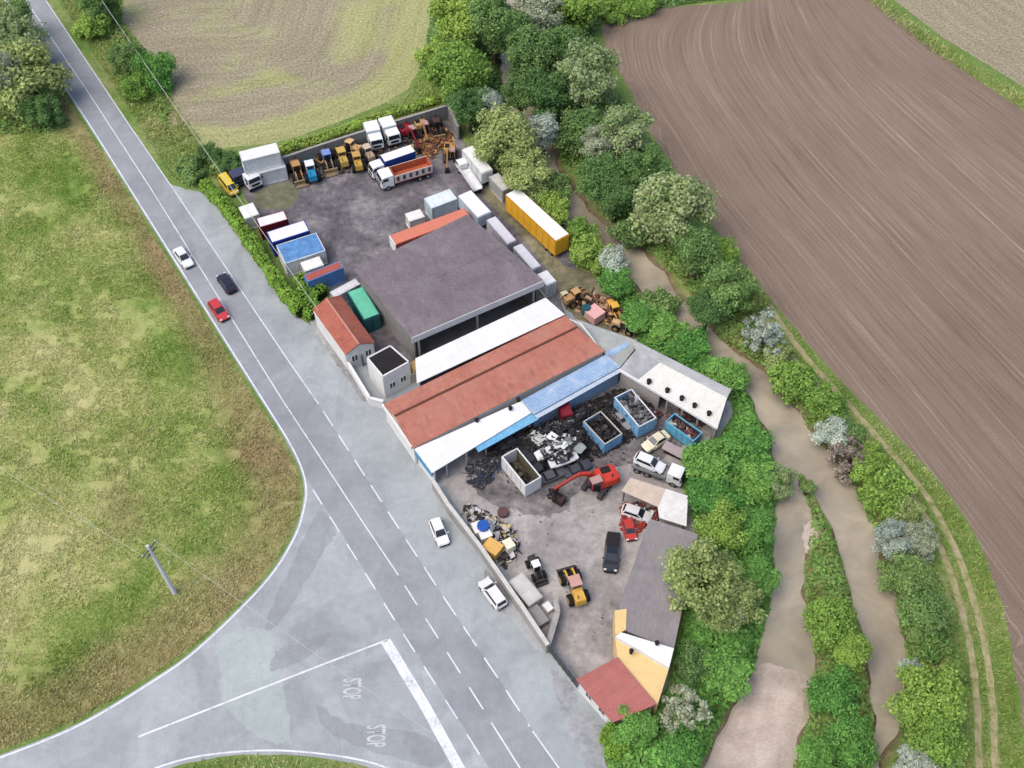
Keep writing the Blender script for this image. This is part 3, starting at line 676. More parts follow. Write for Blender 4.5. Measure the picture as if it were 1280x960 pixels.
for kind, (nb, nl, lf, fl, sp, br) in {'round': (64, 14000, .05, .85, .66, (.14, .3)), 'open': (80, 11000, .05, .8, .74, (.1, .24)), 'tall': (50, 9000, .062, 1.3, .6, (.14, .3)), 'bush': (46, 9000, .066, .62, .68, (.14, .3)), 'spiky': (60, 3600, .07, .9, .8, (.08, .18))}.items():
    for v in range(3):
        CROWN[kind, v] = crown_mesh('crown', hash((kind, v)) % 1000 if False else (len(CROWN) * 37 + 11), nb, nl, lf, fl, sp, br)
BARK = paint((96, 84, 70), .35, 3, .95, 0, .4, .05); PALEBARK = paint((150, 142, 128), .3, 3, .95, 0, .4, .05)
_crown_mats = {}
def tree(name, label, mat, shape, px, py, rpx, h, var=0, sq=1.0, group=None, cat='tree', bark=None):
    """crown centre at photo pixel (px,py), half width rpx pixels, tree height h metres"""
    fl = {'round': .85, 'open': .8, 'tall': 1.3, 'bush': .62, 'spiky': .9}[shape]
    r = 1.22 * rpx / scale_at(px, py, h * .6)
    vz = r * sq; zc = max(h - vz * fl * .92, .5 * r * sq * fl)
    c = P(px, py, zc); bz = float(terrain_z(np.array([c.x]), np.array([c.y]))[0])
    rz = random.uniform(0, 6.28)
    root = thing(name, label, cat, (c.x, c.y, bz), rz, group)
    me, cc = CROWN[shape, var]
    key = (shape, var, mat)
    if key not in _crown_mats:
        m2 = me.copy(); m2.materials.clear(); m2.materials.append(LEAF[mat]); _crown_mats[key] = m2
    cr = link('crown', _crown_mats[key], None, root); cr.location = (0, 0, zc - bz); cr.scale = (r, r, vz)
    mb = MB(); H = zc - bz; r0 = .035 * h + .05
    rr = random.Random(px * 7 + py)
    if shape in ('bush',):
        for k in range(5):
            q = cc[k * 3]; mb.tube([(rr.uniform(-.2, .2), rr.uniform(-.2, .2), -.1), (q[0] * r * .5, q[1] * r * .5, H * .6), (q[0] * r, q[1] * r, H + q[2] * vz)], [.09, .06, .025], 5)
        mb.build('stem_core', bark or BARK, root)
    else:
        mb.tube([(0, 0, -.2), (rr.uniform(-.2, .2), rr.uniform(-.2, .2), H * .4), (rr.uniform(-.3, .3), rr.uniform(-.3, .3), H * .8), (0, 0, H + vz * .3)], [r0 * 1.25, r0, r0 * .8, r0 * .3], 7)
        for k in range(9):
            q = cc[(k * 3) % len(cc)]; z0 = H * rr.uniform(.45, .85)
            mb.tube([(0, 0, z0), (q[0] * r * .45, q[1] * r * .45, z0 + (H + q[2] * vz - z0) * .6), (q[0] * r, q[1] * r, H + q[2] * vz)], [r0 * .5, r0 * .3, r0 * .1], 5)
        mb.build('trunk', bark or BARK, root)
    return root
TREES = [
 # upper wood, beside the fallow field
 ('tree', 'light green broad tree at the wood edge beside the fallow field and yard corner', 'bright', 'round', 572, 92, 44, 10),
 ('tree', 'green tree at the frame top by the fallow field corner', 'bright', 'open', 578, 22, 36, 11),
 ('tree', 'mid green tree at the top edge left of the pale grey tree', 'mid', 'open', 618, 30, 36, 12),
 ('tree', 'greyish pale tree at the top edge among green crowns', 'greyleaf', 'open', 668, 20, 34, 11),
 ('tree', 'bright green tree at the top edge right of the greyish tree', 'bright', 'tall', 722, 18, 36, 10),
 ('tree', 'dark green tree between the hidden stream and the top edge', 'dark', 'round', 662, 72, 36, 11),
 ('tree', 'dark spreading tree right of the hidden stream water', 'dark', 'open', 682, 118, 34, 10),
 ('tree', 'tall pale blossoming tree at the rounded corner of the ploughed field', 'pale', 'open', 730, 98, 42, 12),
 ('tree', 'pale flowering tree on the field edge below the rounded field corner', 'pale', 'open', 778, 168, 36, 10),
 ('tree', 'big olive green willow beside the white box trailer in the yard', 'olive', 'round', 630, 176, 46, 10),
 ('tree', 'olive green smaller willow above the yellow trailer', 'olive', 'open', 660, 215, 32, 8),
 ('poplar', 'slim silver leaved poplar behind the big olive willow', 'silver', 'tall', 680, 162, 22, 9),
 ('poplar', 'short silver leaved tree behind the walled yard corner', 'silver', 'round', 611, 128, 18, 8),
 ('tree', 'dark tree just outside the walled yard corner', 'dark', 'open', 588, 135, 26, 8),
 ('tree', 'dark green tree in the hollow right of the slim silver poplar', 'dark', 'round', 728, 165, 34, 8),
 ('tree', 'mid green rounded tree overhanging the upper river bend', 'mid', 'round', 752, 222, 34, 9),
 ('tree', 'deep green low tree at the far bank of the upper river bend', 'dark', 'round', 770, 248, 32, 8),
 ('tree', 'silver grey leaning tree between two pale flowering trees', 'greyleaf', 'open', 748, 180, 24, 8),
 ('tree', 'largest pale blossoming tree, standing at the ploughed field edge above the river', 'pale', 'round', 836, 262, 52, 12),
 ('tree', 'green tree directly below the largest blossoming tree', 'mid', 'round', 872, 318, 34, 9),
 ('tree', 'green tree between the field edge and the narrow river bend', 'mid', 'open', 908, 362, 34, 9),
 ('tree', 'dark small tree overhanging the narrow river bend', 'dark', 'round', 884, 385, 24, 7),
 ('shrub', 'silver blue shrub standing by the river near the yellow trailer', 'silver', 'bush', 769, 326, 22, 4),
 ('shrub', 'green shrub at the right end of the yellow trailer', 'bright', 'bush', 735, 318, 28, 4),
 ('shrub', 'green shrub behind the middle of the yellow trailer', 'bright', 'bush', 690, 262, 22, 4),
 ('shrub', 'green shrub between the silver blue shrub and the narrow river bend', 'mid', 'bush', 822, 378, 26, 3.5),
 ('shrub', 'dark green shrub above the silver blue shrub', 'bright', 'bush', 725, 290, 20, 3.5),

 ('tree', 'green tree over the hidden stream at the top edge of the wood', 'mid', 'round', 645, 45, 28, 10),
 ('tree', 'dark green tree hiding the stream left of the slim silver poplar', 'dark', 'open', 652, 118, 22, 8),
 ('tree', 'small bright green tree at the wood edge nearest the fallow field', 'bright', 'bush', 548, 70, 24, 5),
 ('tree', 'mid green tree left of the tall blossoming tree by the field corner', 'mid', 'round', 700, 62, 32, 10),
 ('tree', 'green tree under the two pale flowering trees', 'mid', 'open', 800, 212, 30, 8),
 ('shrub', 'green bush on the river bank below the deep green low tree', 'dark', 'bush', 792, 292, 26, 4),
 ('shrub', 'bright green bush on the field edge below the largest blossoming tree', 'bright', 'bush', 902, 318, 22, 4),
 ('shrub', 'light green bush on the field edge above the pale silver bush', 'weeds', 'bush', 936, 372, 24, 4),
 ('shrub', 'green bush filling the bank between yard and slim silver poplar', 'mid', 'bush', 690, 236, 24, 4),
 ('shrub', 'green bush between the olive willow and the yellow trailer', 'olive', 'bush', 668, 246, 22, 4),
 ('shrub', 'bramble mound at the upper end of the bramble bank', 'bramble', 'bush', 768, 352, 24, 3),
 ('shrub', 'bramble mound behind the far end of the rusty scrap', 'bramble', 'bush', 832, 412, 26, 3),
 ('shrub', 'bramble mound at the outer corner of the wing roof', 'bramble', 'bush', 912, 470, 28, 3),
 ('shrub', 'bramble mound at the river fork on the left bank', 'bramble', 'bush', 948, 600, 28, 3.5),
 ('shrub', 'bramble mound beside the yellowish trees on the left bank', 'bramble', 'bush', 945, 720, 26, 3.5),
 ('shrub', 'bramble mound below the leafless grey shrub', 'bramble', 'bush', 850, 940, 30, 3),
 ('shrub', 'green bush on the right bank beside the lower river branch', 'bright', 'bush', 1085, 588, 22, 3.5),
 # right bank
 ('shrub', 'pale silver bush on the right bank at the start of the dirt track', 'silver', 'spiky', 955, 418, 27, 6),
 ('shrub', 'bright green bush on the right bank below the pale silver bush', 'bright', 'bush', 992, 478, 32, 4),
 ('shrub', 'green bush on the right bank beside the track bend', 'bright', 'bush', 1030, 506, 28, 4),
 ('shrub', 'small silver bush on the right bank opposite the island tip', 'silver', 'bush', 1042, 542, 23, 3.5),
 ('shrub', 'leafless brown bush on the right bank opposite the island tip', 'brownleaf', 'spiky', 1062, 576, 27, 3.5),
 ('shrub', 'green bush right below the leafless brown bush', 'bright', 'bush', 1104, 612, 36, 4.5),
 ('shrub', 'silver grey bush halfway down the right bank', 'silver', 'open', 1116, 676, 26, 5),
 ('shrub', 'dull green bush between the silver grey bush and the track', 'greyleaf', 'open', 1148, 678, 28, 5),
 ('tree', 'green rounded tree on the right bank below the silver grey bush', 'mid', 'round', 1138, 728, 34, 6),
 ('tree', 'dark green rounded tree leaning over the right river branch', 'mid', 'round', 1156, 768, 34, 6),
 ('tree', 'large bright green tree on the right bank at the lower frame edge', 'bright', 'round', 1160, 872, 48, 8),
 ('tree', 'bright green tree at the lower frame edge beside the silver bush', 'bright', 'round', 1168, 925, 42, 7),
 ('shrub', 'silver bush at the bottom edge on the right bank', 'silver', 'bush', 1142, 952, 26, 4),
 ('shrub', 'small silver bush at the water edge above the large bright tree', 'silver', 'bush', 1140, 838, 16, 3),

 ('shrub', 'olive bush between the pale silver bush and the first bright bush on the right bank', 'olive', 'bush', 975, 448, 22, 3.5),
 ('shrub', 'green bush beside the small silver bush on the right bank', 'mid', 'bush', 1060, 545, 24, 3),
 ('shrub', 'light green bush between the brown bush and the track', 'bright', 'open', 1088, 572, 20, 3),
 ('shrub', 'olive bush beside the track below the leafless brown bush', 'olive', 'bush', 1128, 640, 24, 3.5),
 ('shrub', 'green bush at the water edge across from the island middle', 'mid', 'bush', 1118, 720, 22, 3),
 ('shrub', 'green bush between the dark rounded tree and the large bright tree', 'weeds', 'bush', 1165, 808, 28, 3),
 ('shrub', 'bush beside the track near the large bright green tree', 'weeds', 'bush', 1188, 840, 20, 2.5),
 # island
 ('tree', 'bright green rounded tree in the middle of the river island', 'bright', 'round', 1036, 782, 36, 6),
 ('tree', 'green tree on the island right below the bright rounded tree', 'bright', 'round', 1066, 815, 26, 5),
 ('tree', 'lower green tree on the river island', 'bramble', 'round', 1042, 868, 34, 5),
 ('tree', 'green tree at the bottom of the river island', 'bramble', 'round', 1062, 930, 34, 5),
 ('tree', 'green tree at the bottom left corner of the river island', 'bramble', 'round', 1020, 945, 26, 4.5),
 ('shrub', 'bush at the tip of the river island', 'mid', 'bush', 1010, 607, 11, 1.8),
 # left bank below the yard
 ('tree', 'large yellowish green tree overhanging the grey roof of the long shed', 'olive', 'open', 876, 722, 50, 9),
 ('tree', 'yellowish green tree behind the one overhanging the long shed roof', 'olive', 'open', 908, 752, 40, 7),
 ('tree', 'green tree above the yellowish tree at the shed corner', 'bright', 'round', 900, 662, 34, 6),
 ('shrub', 'pale bush growing in front of the yellowish green tree', 'greyleaf', 'bush', 922, 758, 18, 5),
 ('shrub', 'leafless grey shrub beside the yellow house', 'greyleaf', 'spiky', 852, 888, 34, 5),
 ('shrub', 'dark green shrub behind the white parapet of the yellow house', 'dark', 'bush', 866, 830, 26, 4),
 ('shrub', 'green shrub below the red roof of the yellow house', 'bramble', 'bush', 798, 908, 28, 3.5),
 ('shrub', 'green shrub at the bottom left of the yellow house by the lay-by', 'hedge', 'bush', 768, 925, 22, 2.5),
 ('shrub', 'pale bush on the left bank beside the river fork', 'pale', 'open', 972, 604, 22, 3.5),
 ('shrub', 'green mound of bramble right of the wing with the white roof', 'bramble', 'bush', 930, 560, 34, 3.5),
 ('shrub', 'green mound of bramble above the bend beside the wing roof', 'bramble', 'bush', 880, 580, 32, 3.5),
 ('shrub', 'green mound of bramble beside the beige roofed shed', 'bramble', 'bush', 892, 618, 32, 4),
 ('shrub', 'green mound of bramble halfway along the left bank', 'bramble', 'bush', 940, 660, 30, 3.5),
 ('shrub', 'green mound of bramble beside the gravel bar', 'bramble', 'bush', 905, 840, 34, 3.5),
 ('shrub', 'green mound of bramble behind the wing roof', 'bramble', 'bush', 858, 430, 30, 3),
 ('shrub', 'green mound of bramble above the scrap machine by the red roof', 'bramble', 'bush', 800, 400, 26, 3),
 # left of the road, top corner
 ('tree', 'large grey green tree at the left frame edge beside the road', 'olive', 'round', 34, 108, 56, 10),
 ('tree', 'grey green tree above the large one at the left frame edge', 'pale', 'open', 22, 62, 44, 10),
 ('tree', 'pale grey tree crown at the left frame edge', 'greyleaf', 'open', 2, 92, 26, 11),
 ('tree', 'small tree nearest the road at the left frame edge', 'mid', 'open', 52, 135, 26, 6),
 ('tree', 'tree leaning to the road in the upper left corner', 'mid', 'open', 14, 24, 26, 8),
 # right of the road
 ('tree', 'dark green tree at the top edge between road and fallow field', 'dark', 'round', 124, -2, 28, 9),
 ('shrub', 'light green bush along the road verge at the top', 'bright', 'bush', 118, 32, 24, 4),
 ('tree', 'dark green rounded tree between road and fallow field', 'bramble', 'round', 196, 92, 28, 6),
 ('tree', 'dark blue green tree at the corner of the fallow field by the road', 'dark', 'open', 162, 76, 24, 6),
 ('shrub', 'bright bush below the dark rounded tree by the road', 'bright', 'bush', 172, 112, 22, 3),
 ('shrub', 'green bush at the upper end of the long hedge', 'mid', 'bush', 240, 212, 22, 3),
 ('shrub', 'dark bush behind the stacked white containers', 'dark', 'bush', 290, 205, 18, 2.5),
 ('shrub', 'green bush between the stacked containers and the hedge end', 'dark', 'bush', 262, 195, 16, 2),
 ('shrub', 'bright bush at the top edge between the wood and the ploughed field', 'bright', 'bush', 800, 4, 24, 3),
 ('shrub', 'bright bush at the top edge nearest the rounded field corner', 'bright', 'bush', 762, 12, 22, 4),
]
for i, t in enumerate(TREES):
    tree(*t[:8], var=i % 3, sq=(.62 if t[2] == 'bramble' and t[0] == 'shrub' else 1.0 if t[3] != 'bush' else 1.1), cat=('shrub' if t[0] == 'shrub' else 'tree'), bark=PALEBARK if t[2] in ('silver', 'greyleaf') else None)
# ---- hedge along the lay-by
def hedge(name, label, pts, w, h, seed, mat='hedge', density=95, group=None):
    pts = [Vector((*P2(a, b), 0)) for a, b in pts]; r = np.random.default_rng(seed)
    root = thing(name, label, 'hedge', pts[len(pts) // 2], 0, group); o = pts[len(pts) // 2]
    L = [0]
    for a, b in zip(pts, pts[1:]): L.append(L[-1] + (b - a).length)
    n = int(L[-1] * (w + 2 * h) * density / 3); s = r.uniform(0, L[-1], n); j = np.clip(np.searchsorted(L, s) - 1, 0, len(pts) - 2)
    A = np.array(pts)[j]; B = np.array(pts)[j + 1]; t = ((s - np.array(L)[j]) / (np.array(L)[j + 1] - np.array(L)[j]))[:, None]
    p = A + (B - A) * t; d = (B - A) / np.linalg.norm(B - A, axis=1, keepdims=True); nn = np.stack([-d[:, 1], d[:, 0], d[:, 2] * 0], 1)
    ang = r.uniform(0, np.pi, n); rad = r.uniform(.75, 1.05, n); lump = .75 + .5 * vnoise(s, s * 0, 2.2, seed) + .3 * (vnoise(s, ang, .8, seed + 1) - .5)
    side = np.sign(np.cos(ang)) * np.abs(np.cos(ang)) ** .6 * w / 2 * rad * lump; up = np.abs(np.sin(ang)) ** .6 * h * rad * lump
    q = p + nn * side[:, None] + np.array((0, 0, 1)) * up[:, None] - np.array(o)
    nr = nn * np.cos(ang)[:, None] + np.array((0, 0, 1)) * np.sin(ang)[:, None] + r.normal(size=(n, 3)) * .5
    V, F = quads(q, nr, .3 * r.uniform(.6, 1.3, n), 1.4, seed)
    link('foliage', np_mesh('foliage', V, F), LEAF[mat], root)
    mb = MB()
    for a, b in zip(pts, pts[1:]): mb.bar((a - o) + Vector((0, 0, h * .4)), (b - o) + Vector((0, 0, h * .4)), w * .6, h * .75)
    mb.build('stem_core', paint((52, 62, 30), .4, 3, .95, 0, .3, .05), root)  # solid dark core bars running inside the hedge leaves
    return root
hedge('hedge', 'long clipped green hedge between the lay-by and the container yard', [(258, 238), (280, 260), (305, 294), (332, 334), (358, 372), (378, 396)], 1.9, 2.3, 31)
hedge('hedge', 'short wide hedge at the wall end beside the red roofed house', [(372, 372), (386, 386), (396, 398)], 3.0, 1.9, 32)
hedge('hedge', 'low green hedge between the blue sided container and the house', [(376, 352), (392, 366), (404, 374)], 2.6, 1.6, 33)
hedge('hedge', 'low overgrown hedge outside the back wall of the yard', [(300, 212), (352, 190), (400, 177), (470, 152), (548, 127)], 1.6, 1.2, 34, 'bright')

# ------------------------------------------------------------------ buildings
def mat_tiles(name, a, b, pitch=1.9, moss=(120, 100, 84), axis='X', mossy=.35, speck=0, wv=.28, streak=0):
    m = NT(name); co = m.coord()
    w = m.n('ShaderNodeTexWave', wave_type='BANDS', bands_direction=axis); w.inputs['Scale'].default_value = pitch; w.inputs['Distortion'].default_value = .4
    m.l(co, w.inputs['Vector'])
    n1 = m.noise(.22, 5, .65, co, .6); n2 = m.noise(2.2, 5, .75, m.mapv(co, (1, .35, 1) if axis == 'X' else (.35, 1, 1)))
    k = m.ramp(m.math('ADD', m.math('MULTIPLY', n1, .5), m.math('MULTIPLY', n2, .5)), [(.34, C(*b)), (.62, C(*a))])
    k = m.mix(m.math('MULTIPLY', m.ramp(n1, [(.5, G4(0)), (.7, G4(1))]), mossy), k, C(*moss))
    bk = m.n('ShaderNodeTexBrick', offset=0.0, squash=1.0); m.l(co, bk.inputs['Vector'])
    for nm_, v_ in (('Scale', 1.0), ('Brick Width', 1.1 if axis == 'X' else 2.6), ('Row Height', 2.6 if axis == 'X' else 1.1), ('Mortar Size', .025), ('Color1', G4(1.0)), ('Color2', G4(.8)), ('Mortar', G4(.62))): bk.inputs[nm_].default_value = v_
    k = m.mix(.45, k, bk.outputs['Color'], 'MULTIPLY')
    if streak:
        s1 = m.noise(1.3, 5, .75, m.mapv(co, (1, .12, 1))); k = m.mix(m.math('MULTIPLY', m.ramp(s1, [(.52, G4(0)), (.7, G4(1))]), .55), k, C(150, 104, 92))
        s2 = m.noise(.8, 5, .75, m.mapv(co, (1, .2, 1.3))); k = m.mix(m.math('MULTIPLY', m.ramp(s2, [(.55, G4(0)), (.72, G4(1))]), .5), k, C(214, 138, 104))
        s3 = m.noise(.6, 6, .8, co); k = m.mix(m.math('MULTIPLY', m.ramp(s3, [(.6, G4(0)), (.74, G4(1))]), .5), k, C(132, 112, 106))
    if speck:
        sp = m.noise(3.2, 4, .8, co); k = m.mix(m.math('MULTIPLY', m.ramp(sp, [(.56, G4(0)), (.68, G4(1))]), .4), k, C(186, 178, 180))
        sp = m.noise(2.1, 4, .8, m.mapv(co, (1, .5, 1))); k = m.mix(m.math('MULTIPLY', m.ramp(sp, [(.55, G4(0)), (.7, G4(1))]), .5), k, C(76, 68, 74))
    k = m.mix(wv, k, m.ramp(w.outputs['Fac'], [(.0, G4(.55)), (.5, G4(1.05))]), 'MULTIPLY')
    m.col(k); m.b.inputs['Roughness'].default_value = .9; m.b.inputs['Specular IOR Level'].default_value = .1
    m.bump(w.outputs['Fac'], .8 if wv > .1 else .3, .06); return m.m
TILE = mat_tiles('red_clay_tiles', (218, 150, 130), (192, 120, 104), moss=(180, 148, 136), streak=1)
TILE_Y = mat_tiles('red_clay_tiles_house', (208, 128, 106), (158, 92, 82), moss=(136, 84, 80), axis='Y', mossy=.7)
PLAINRED = mat_tiles('red_coated_roof', (188, 122, 116), (176, 108, 102), 1.2, (160, 110, 100), 'X', .2)
ETERNIT = mat_tiles('dark_fibre_cement', (142, 131, 137), (118, 108, 114), 1.3, (152, 146, 146), 'X', .4, 1)
GREYSHEET = mat_tiles('grey_fibre_cement', (156, 151, 152), (130, 125, 128), 1.3, (140, 134, 120), 'X', .4, 0, .07)
PALESHEET = mat_tiles('pale_sheet', (242, 239, 232), (224, 221, 215), 1.1, (194, 189, 180), 'X', .4, 0, .14)
WHITESHEET = mat_tiles('white_sheet', (244, 245, 244), (232, 233, 232), .9, (226, 222, 216), 'X', .3, 0, .06)
BLUESHEET = mat_tiles('blue_sheet', (180, 202, 226), (142, 176, 216), 1.4, (218, 226, 232), 'Y', .8, 0, .2)
SKYSHEET = mat_tiles('sky_blue_sheet', (134, 196, 232), (104, 172, 220), 1.1, (160, 200, 226), 'X', .2)
CONC = paint((176, 172, 168), .3, .5, .9, 0, .45, .1); CONC_D = paint((146, 144, 142), .3, .5, .9, 0, .5, .1)
WALLW = paint((236, 236, 234), .14, .4, .85, 0, .25, .1); WALLY = paint((238, 206, 146), .14, .4, .85, 0, .25, .1)
WALLB = paint((150, 178, 208), .3, .6, .7, 0, .45, .15); DARKIN = paint((34, 32, 34), .3, 1, .9, 0, .3, .05)
def V3(pts): return [Vector((*P2(a, b, z), z)) for a, b, z in pts]
def roof_slab(mb, q, t=.16):
    q = [Vector(p) for p in q]
    n = (q[1] - q[0]).cross(q[2] - q[0])
    if n.z < 0: q = q[::-1]
    return mb.slab([p - Vector((0, 0, t)) for p in q], t)
def wall(mb, a, b, za, zb=None, t=.22, z0=-.05):
    """vertical wall under the line a-b (world xy), tops za and zb"""
    zb = za if zb is None else zb
    a = Vector((a[0], a[1], 0)); b = Vector((b[0], b[1], 0)); d = (b - a).normalized(); n = Vector((-d.y, d.x, 0)) * t / 2
    vs = [a - n, b - n, b + n, a + n]
    k = [Vector((v.x, v.y, z0)) for v in vs] + [Vector((v.x, v.y, z)) for v, z in zip(vs, (za, zb, zb, za))]
    return mb.add(k, [(0, 3, 2, 1), (4, 5, 6, 7), (0, 1, 5, 4), (1, 2, 6, 5), (2, 3, 7, 6), (3, 0, 4, 7)])
def inset(q, d):
    c = sum((Vector((p[0], p[1], 0)) for p in q), Vector()) / len(q); o = []
    for p in q:
        v = c - Vector((p[0], p[1], 0)); o.append(Vector((p[0], p[1], 0)) + v.normalized() * d)
    return o
def bld(name, label, cat, pts, hd):
    c = sum((Vector((p.x, p.y, 0)) for p in pts), Vector()) / len(pts)
    return thing(name, label, cat, (c.x, c.y, 0), hd)
def hd_of(a, b): return math.atan2(b.y - a.y, b.x - a.x)
def windows_on(root, a, b, z0, h, ts, w, out, frame=WHITE, name='window'):
    """windows on the wall line a-b at parameters ts, standing out by `out` to the given side"""
    a = Vector((a[0], a[1], 0)); b = Vector((b[0], b[1], 0)); d = (b - a).normalized(); n = Vector((d.y, -d.x, 0)) * out
    for t in ts:
        c = a.lerp(b, t) + n; u = d * w / 2
        mb = MB(); zz = Vector((0, 0, 1))
        p0, p1 = c - u, c + u
        for s, e in ((p0 + zz * z0, p1 + zz * z0), (p0 + zz * (z0 + h), p1 + zz * (z0 + h)), (p0 + zz * z0, p0 + zz * (z0 + h)), (p1 + zz * z0, p1 + zz * (z0 + h)), (c + zz * z0, c + zz * (z0 + h))):
            mb.bar(s, e, .08, .1)
        f = mb.build(name, frame, root, True)
        g = MB(); g.bar(p0 + zz * (z0 + h / 2), p1 + zz * (z0 + h / 2), .03, h * .96)
        pn = g.build('pane', GLASS, None, True)
        inv = (Matrix.Translation(root.location) @ root.rotation_euler.to_matrix().to_4x4()).inverted()
        pn.data.transform(inv); pn.parent = f
# 1 grey shed
Z = 6.2
q = V3([(442, 337, Z), (584, 268, Z), (680, 351, Z), (514, 423, Z)])
hd = hd_of(q[3], q[2])
root = bld('shed', 'large open shed with flat dark grey corrugated roof in the middle of the yard', 'shed', q, hd)
mid0 = (q[0] + q[3]) / 2 + Vector((0, 0, .22)); mid1 = (q[1] + q[2]) / 2 + Vector((0, 0, .22))
mb = MB(); roof_slab(mb, [q[0], q[1], mid1, mid0]); roof_slab(mb, [mid0, mid1, q[2], q[3]]); mb.build('roof', ETERNIT, root, True)
i = inset(q, .9)
mb = MB(); wall(mb, i[0], i[1], Z - .25); wall(mb, i[1], i[2], Z - .25); wall(mb, i[3], i[0], Z - .25); mb.build('wall', CONC_D, root, True)
mb = MB(); d = (q[2] - q[3]).normalized(); mb.bar(q[3] + Vector((0, 0, -.5)), q[2] + Vector((0, 0, -.5)), .12, 1.1); mb.build('fascia', paint((206, 208, 212), .2, .7, .6), root, True)
for t in (.03, .5, .97):
    p = i[3].lerp(i[2], t); mb = MB(); mb.box((p.x, p.y, (Z - .3) / 2), (.3, .3, Z - .3)); mb.build('column', CONC, root, True)
mb = MB(); mb.prism([(p.x, p.y) for p in inset(q, 1.2)], .02, .06); mb.build('floor', CONC_D, root, True)
for t in (.0, .33, .66, 1.0):
    a = mid0.lerp(mid1, t); mb = MB(); mb.tube([a + Vector((0, 0, .02)), a + Vector((0, 0, .12))], .14, 6)
mb = MB(); mb.bar(mid0 + Vector((0, 0, .01)), mid1 + Vector((0, 0, .01)), .3, .06); mb.build('ridge_cap', ETERNIT, root, True)
# 2 white lean-to
q = V3([(519, 448, 4.3), (682, 372, 4.3), (706, 393, 4.0), (521, 479, 4.0)])
root = bld('lean_to', 'long narrow lean-to with white sheet roof between the dark shed and the red tiled hall', 'lean-to', q, hd_of(q[3], q[2]))
mb = MB(); roof_slab(mb, q); mb.build('roof', WHITESHEET, root, True)
i = inset(q, .35); mb = MB()
for a, b, za, zb in ((0, 1, 4.1, 4.1), (1, 2, 4.1, 3.8), (3, 0, 3.8, 4.1)): wall(mb, i[a], i[b], za, zb)
mb.build('wall', WALLW, root, True)
# 3 red tiled hall
E = 3.7; RG = 5.5
q = V3([(479, 506, E), (707, 394, E), (756, 438, E), (516, 560, E)]); rg = V3([(493, 520, RG), (721, 409, RG)])
root = bld('hall', 'long hall with a red clay tile gable roof beside the lay-by', 'hall', q, hd_of(q[3], q[2]))
mb = MB(); roof_slab(mb, [q[0], q[1], rg[1], rg[0]]); roof_slab(mb, [rg[0], rg[1], q[2], q[3]]); mb.build('roof', TILE, root, True)
mb = MB(); mb.tube([rg[0] + Vector((0, 0, .03)), rg[1] + Vector((0, 0, .03))], .16, 8); mb.build('ridge_tiles', paint((124, 74, 62), .3, 3, .9), root, True)
i = inset(q, .3); ri = [Vector((p.x, p.y, 0)) for p in rg]
mb = MB(); wall(mb, i[0], i[1], E - .2); wall(mb, i[3], i[2], E - .2); wall(mb, i[0], i[3], E - .2); wall(mb, i[1], i[2], E - .2)
for k, (a, b) in enumerate(((0, 3), (1, 2))):
    c = i[a].lerp(i[b], .42); wall(mb, i[a], c, E - .2, RG - .25, .2, E - .4); wall(mb, c, i[b], RG - .25, E - .2, .2, E - .4)
mb.build('wall', WALLW, root, True)
mb = MB(); mb.bar(i[0] + Vector((-.35, -.1, E - .1)), i[3] + Vector((-.35, -.1, E - .1)), .25, .5); mb.build('coping', WHITE, root, True)
# 4 white low roof with sky-blue edge
q = V3([(518, 561, 3.6), (652, 501, 3.6), (667, 514, 3.3), (540, 591, 3.2)])
root = bld('porch', 'low white roofed porch with sky blue edging in front of the red tiled hall', 'porch', q, hd_of(q[3], q[2]))
mb = MB(); roof_slab(mb, q, .14); mb.build('roof', WHITESHEET, root, True)
bq = V3([(591, 553, 3.12), (668, 515, 3.14), (673, 524, 2.95), (598, 565, 2.95)]); mb = MB(); roof_slab(mb, bq, .12); mb.build('canopy', SKYSHEET, root, True)
i = inset(q, .4); mb = MB(); wall(mb, i[0], i[3], 3.3, 3.0); wall(mb, i[1], i[2], 3.3, 3.0); mb.build('wall', WALLW, root, True)
mb = MB(); mb.bar(i[0] + Vector((-.32, -.12, 2.6)), i[3] + Vector((-.32, -.12, 2.4)), .1, .9); mb.build('banner_board', paint((70, 160, 214), .2, 1, .5), root, True)
for t in (.12, .32, .52, .72, .92):
    p = i[3].lerp(i[2], t); mb = MB(); mb.box((p.x, p.y, 1.5), (.2, .2, 3.0)); mb.build('post', CONC, root, True)
for (px, py) in ((648, 500), (596, 526), (638, 511)):
    p = Vector((*P2(px, py, 3.7), 3.6)); mb = MB(); mb.cyl((p.x, p.y, 3.65), .22, .5, n=10); mb.cyl((p.x, p.y, 3.95), .3, .12, n=10); mb.build('vent_pipe', DARK, root, True)
# 5 blue roofed shed
q = V3([(652, 500, 3.9), (757, 443, 3.9), (776, 458, 3.5), (667, 518, 3.5)])
root = bld('workshop', 'low workshop with a faded blue sheet roof joined to the red tiled hall', 'workshop', q, hd_of(q[3], q[2]))
mb = MB(); roof_slab(mb, q, .14); mb.build('roof', BLUESHEET, root, True)
e = V3([(668, 519, 3.3), (776, 459, 3.3), (779, 463, 3.2), (672, 523, 3.2)]); mb = MB(); roof_slab(mb, e, .1); mb.build('eaves', paint((196, 210, 226), .2, 1, .6), root, True)
i = inset(q, .25); mb = MB(); wall(mb, i[3], i[2], 3.2); wall(mb, i[1], i[2], 3.4); mb.build('wall', WALLB, root, True)
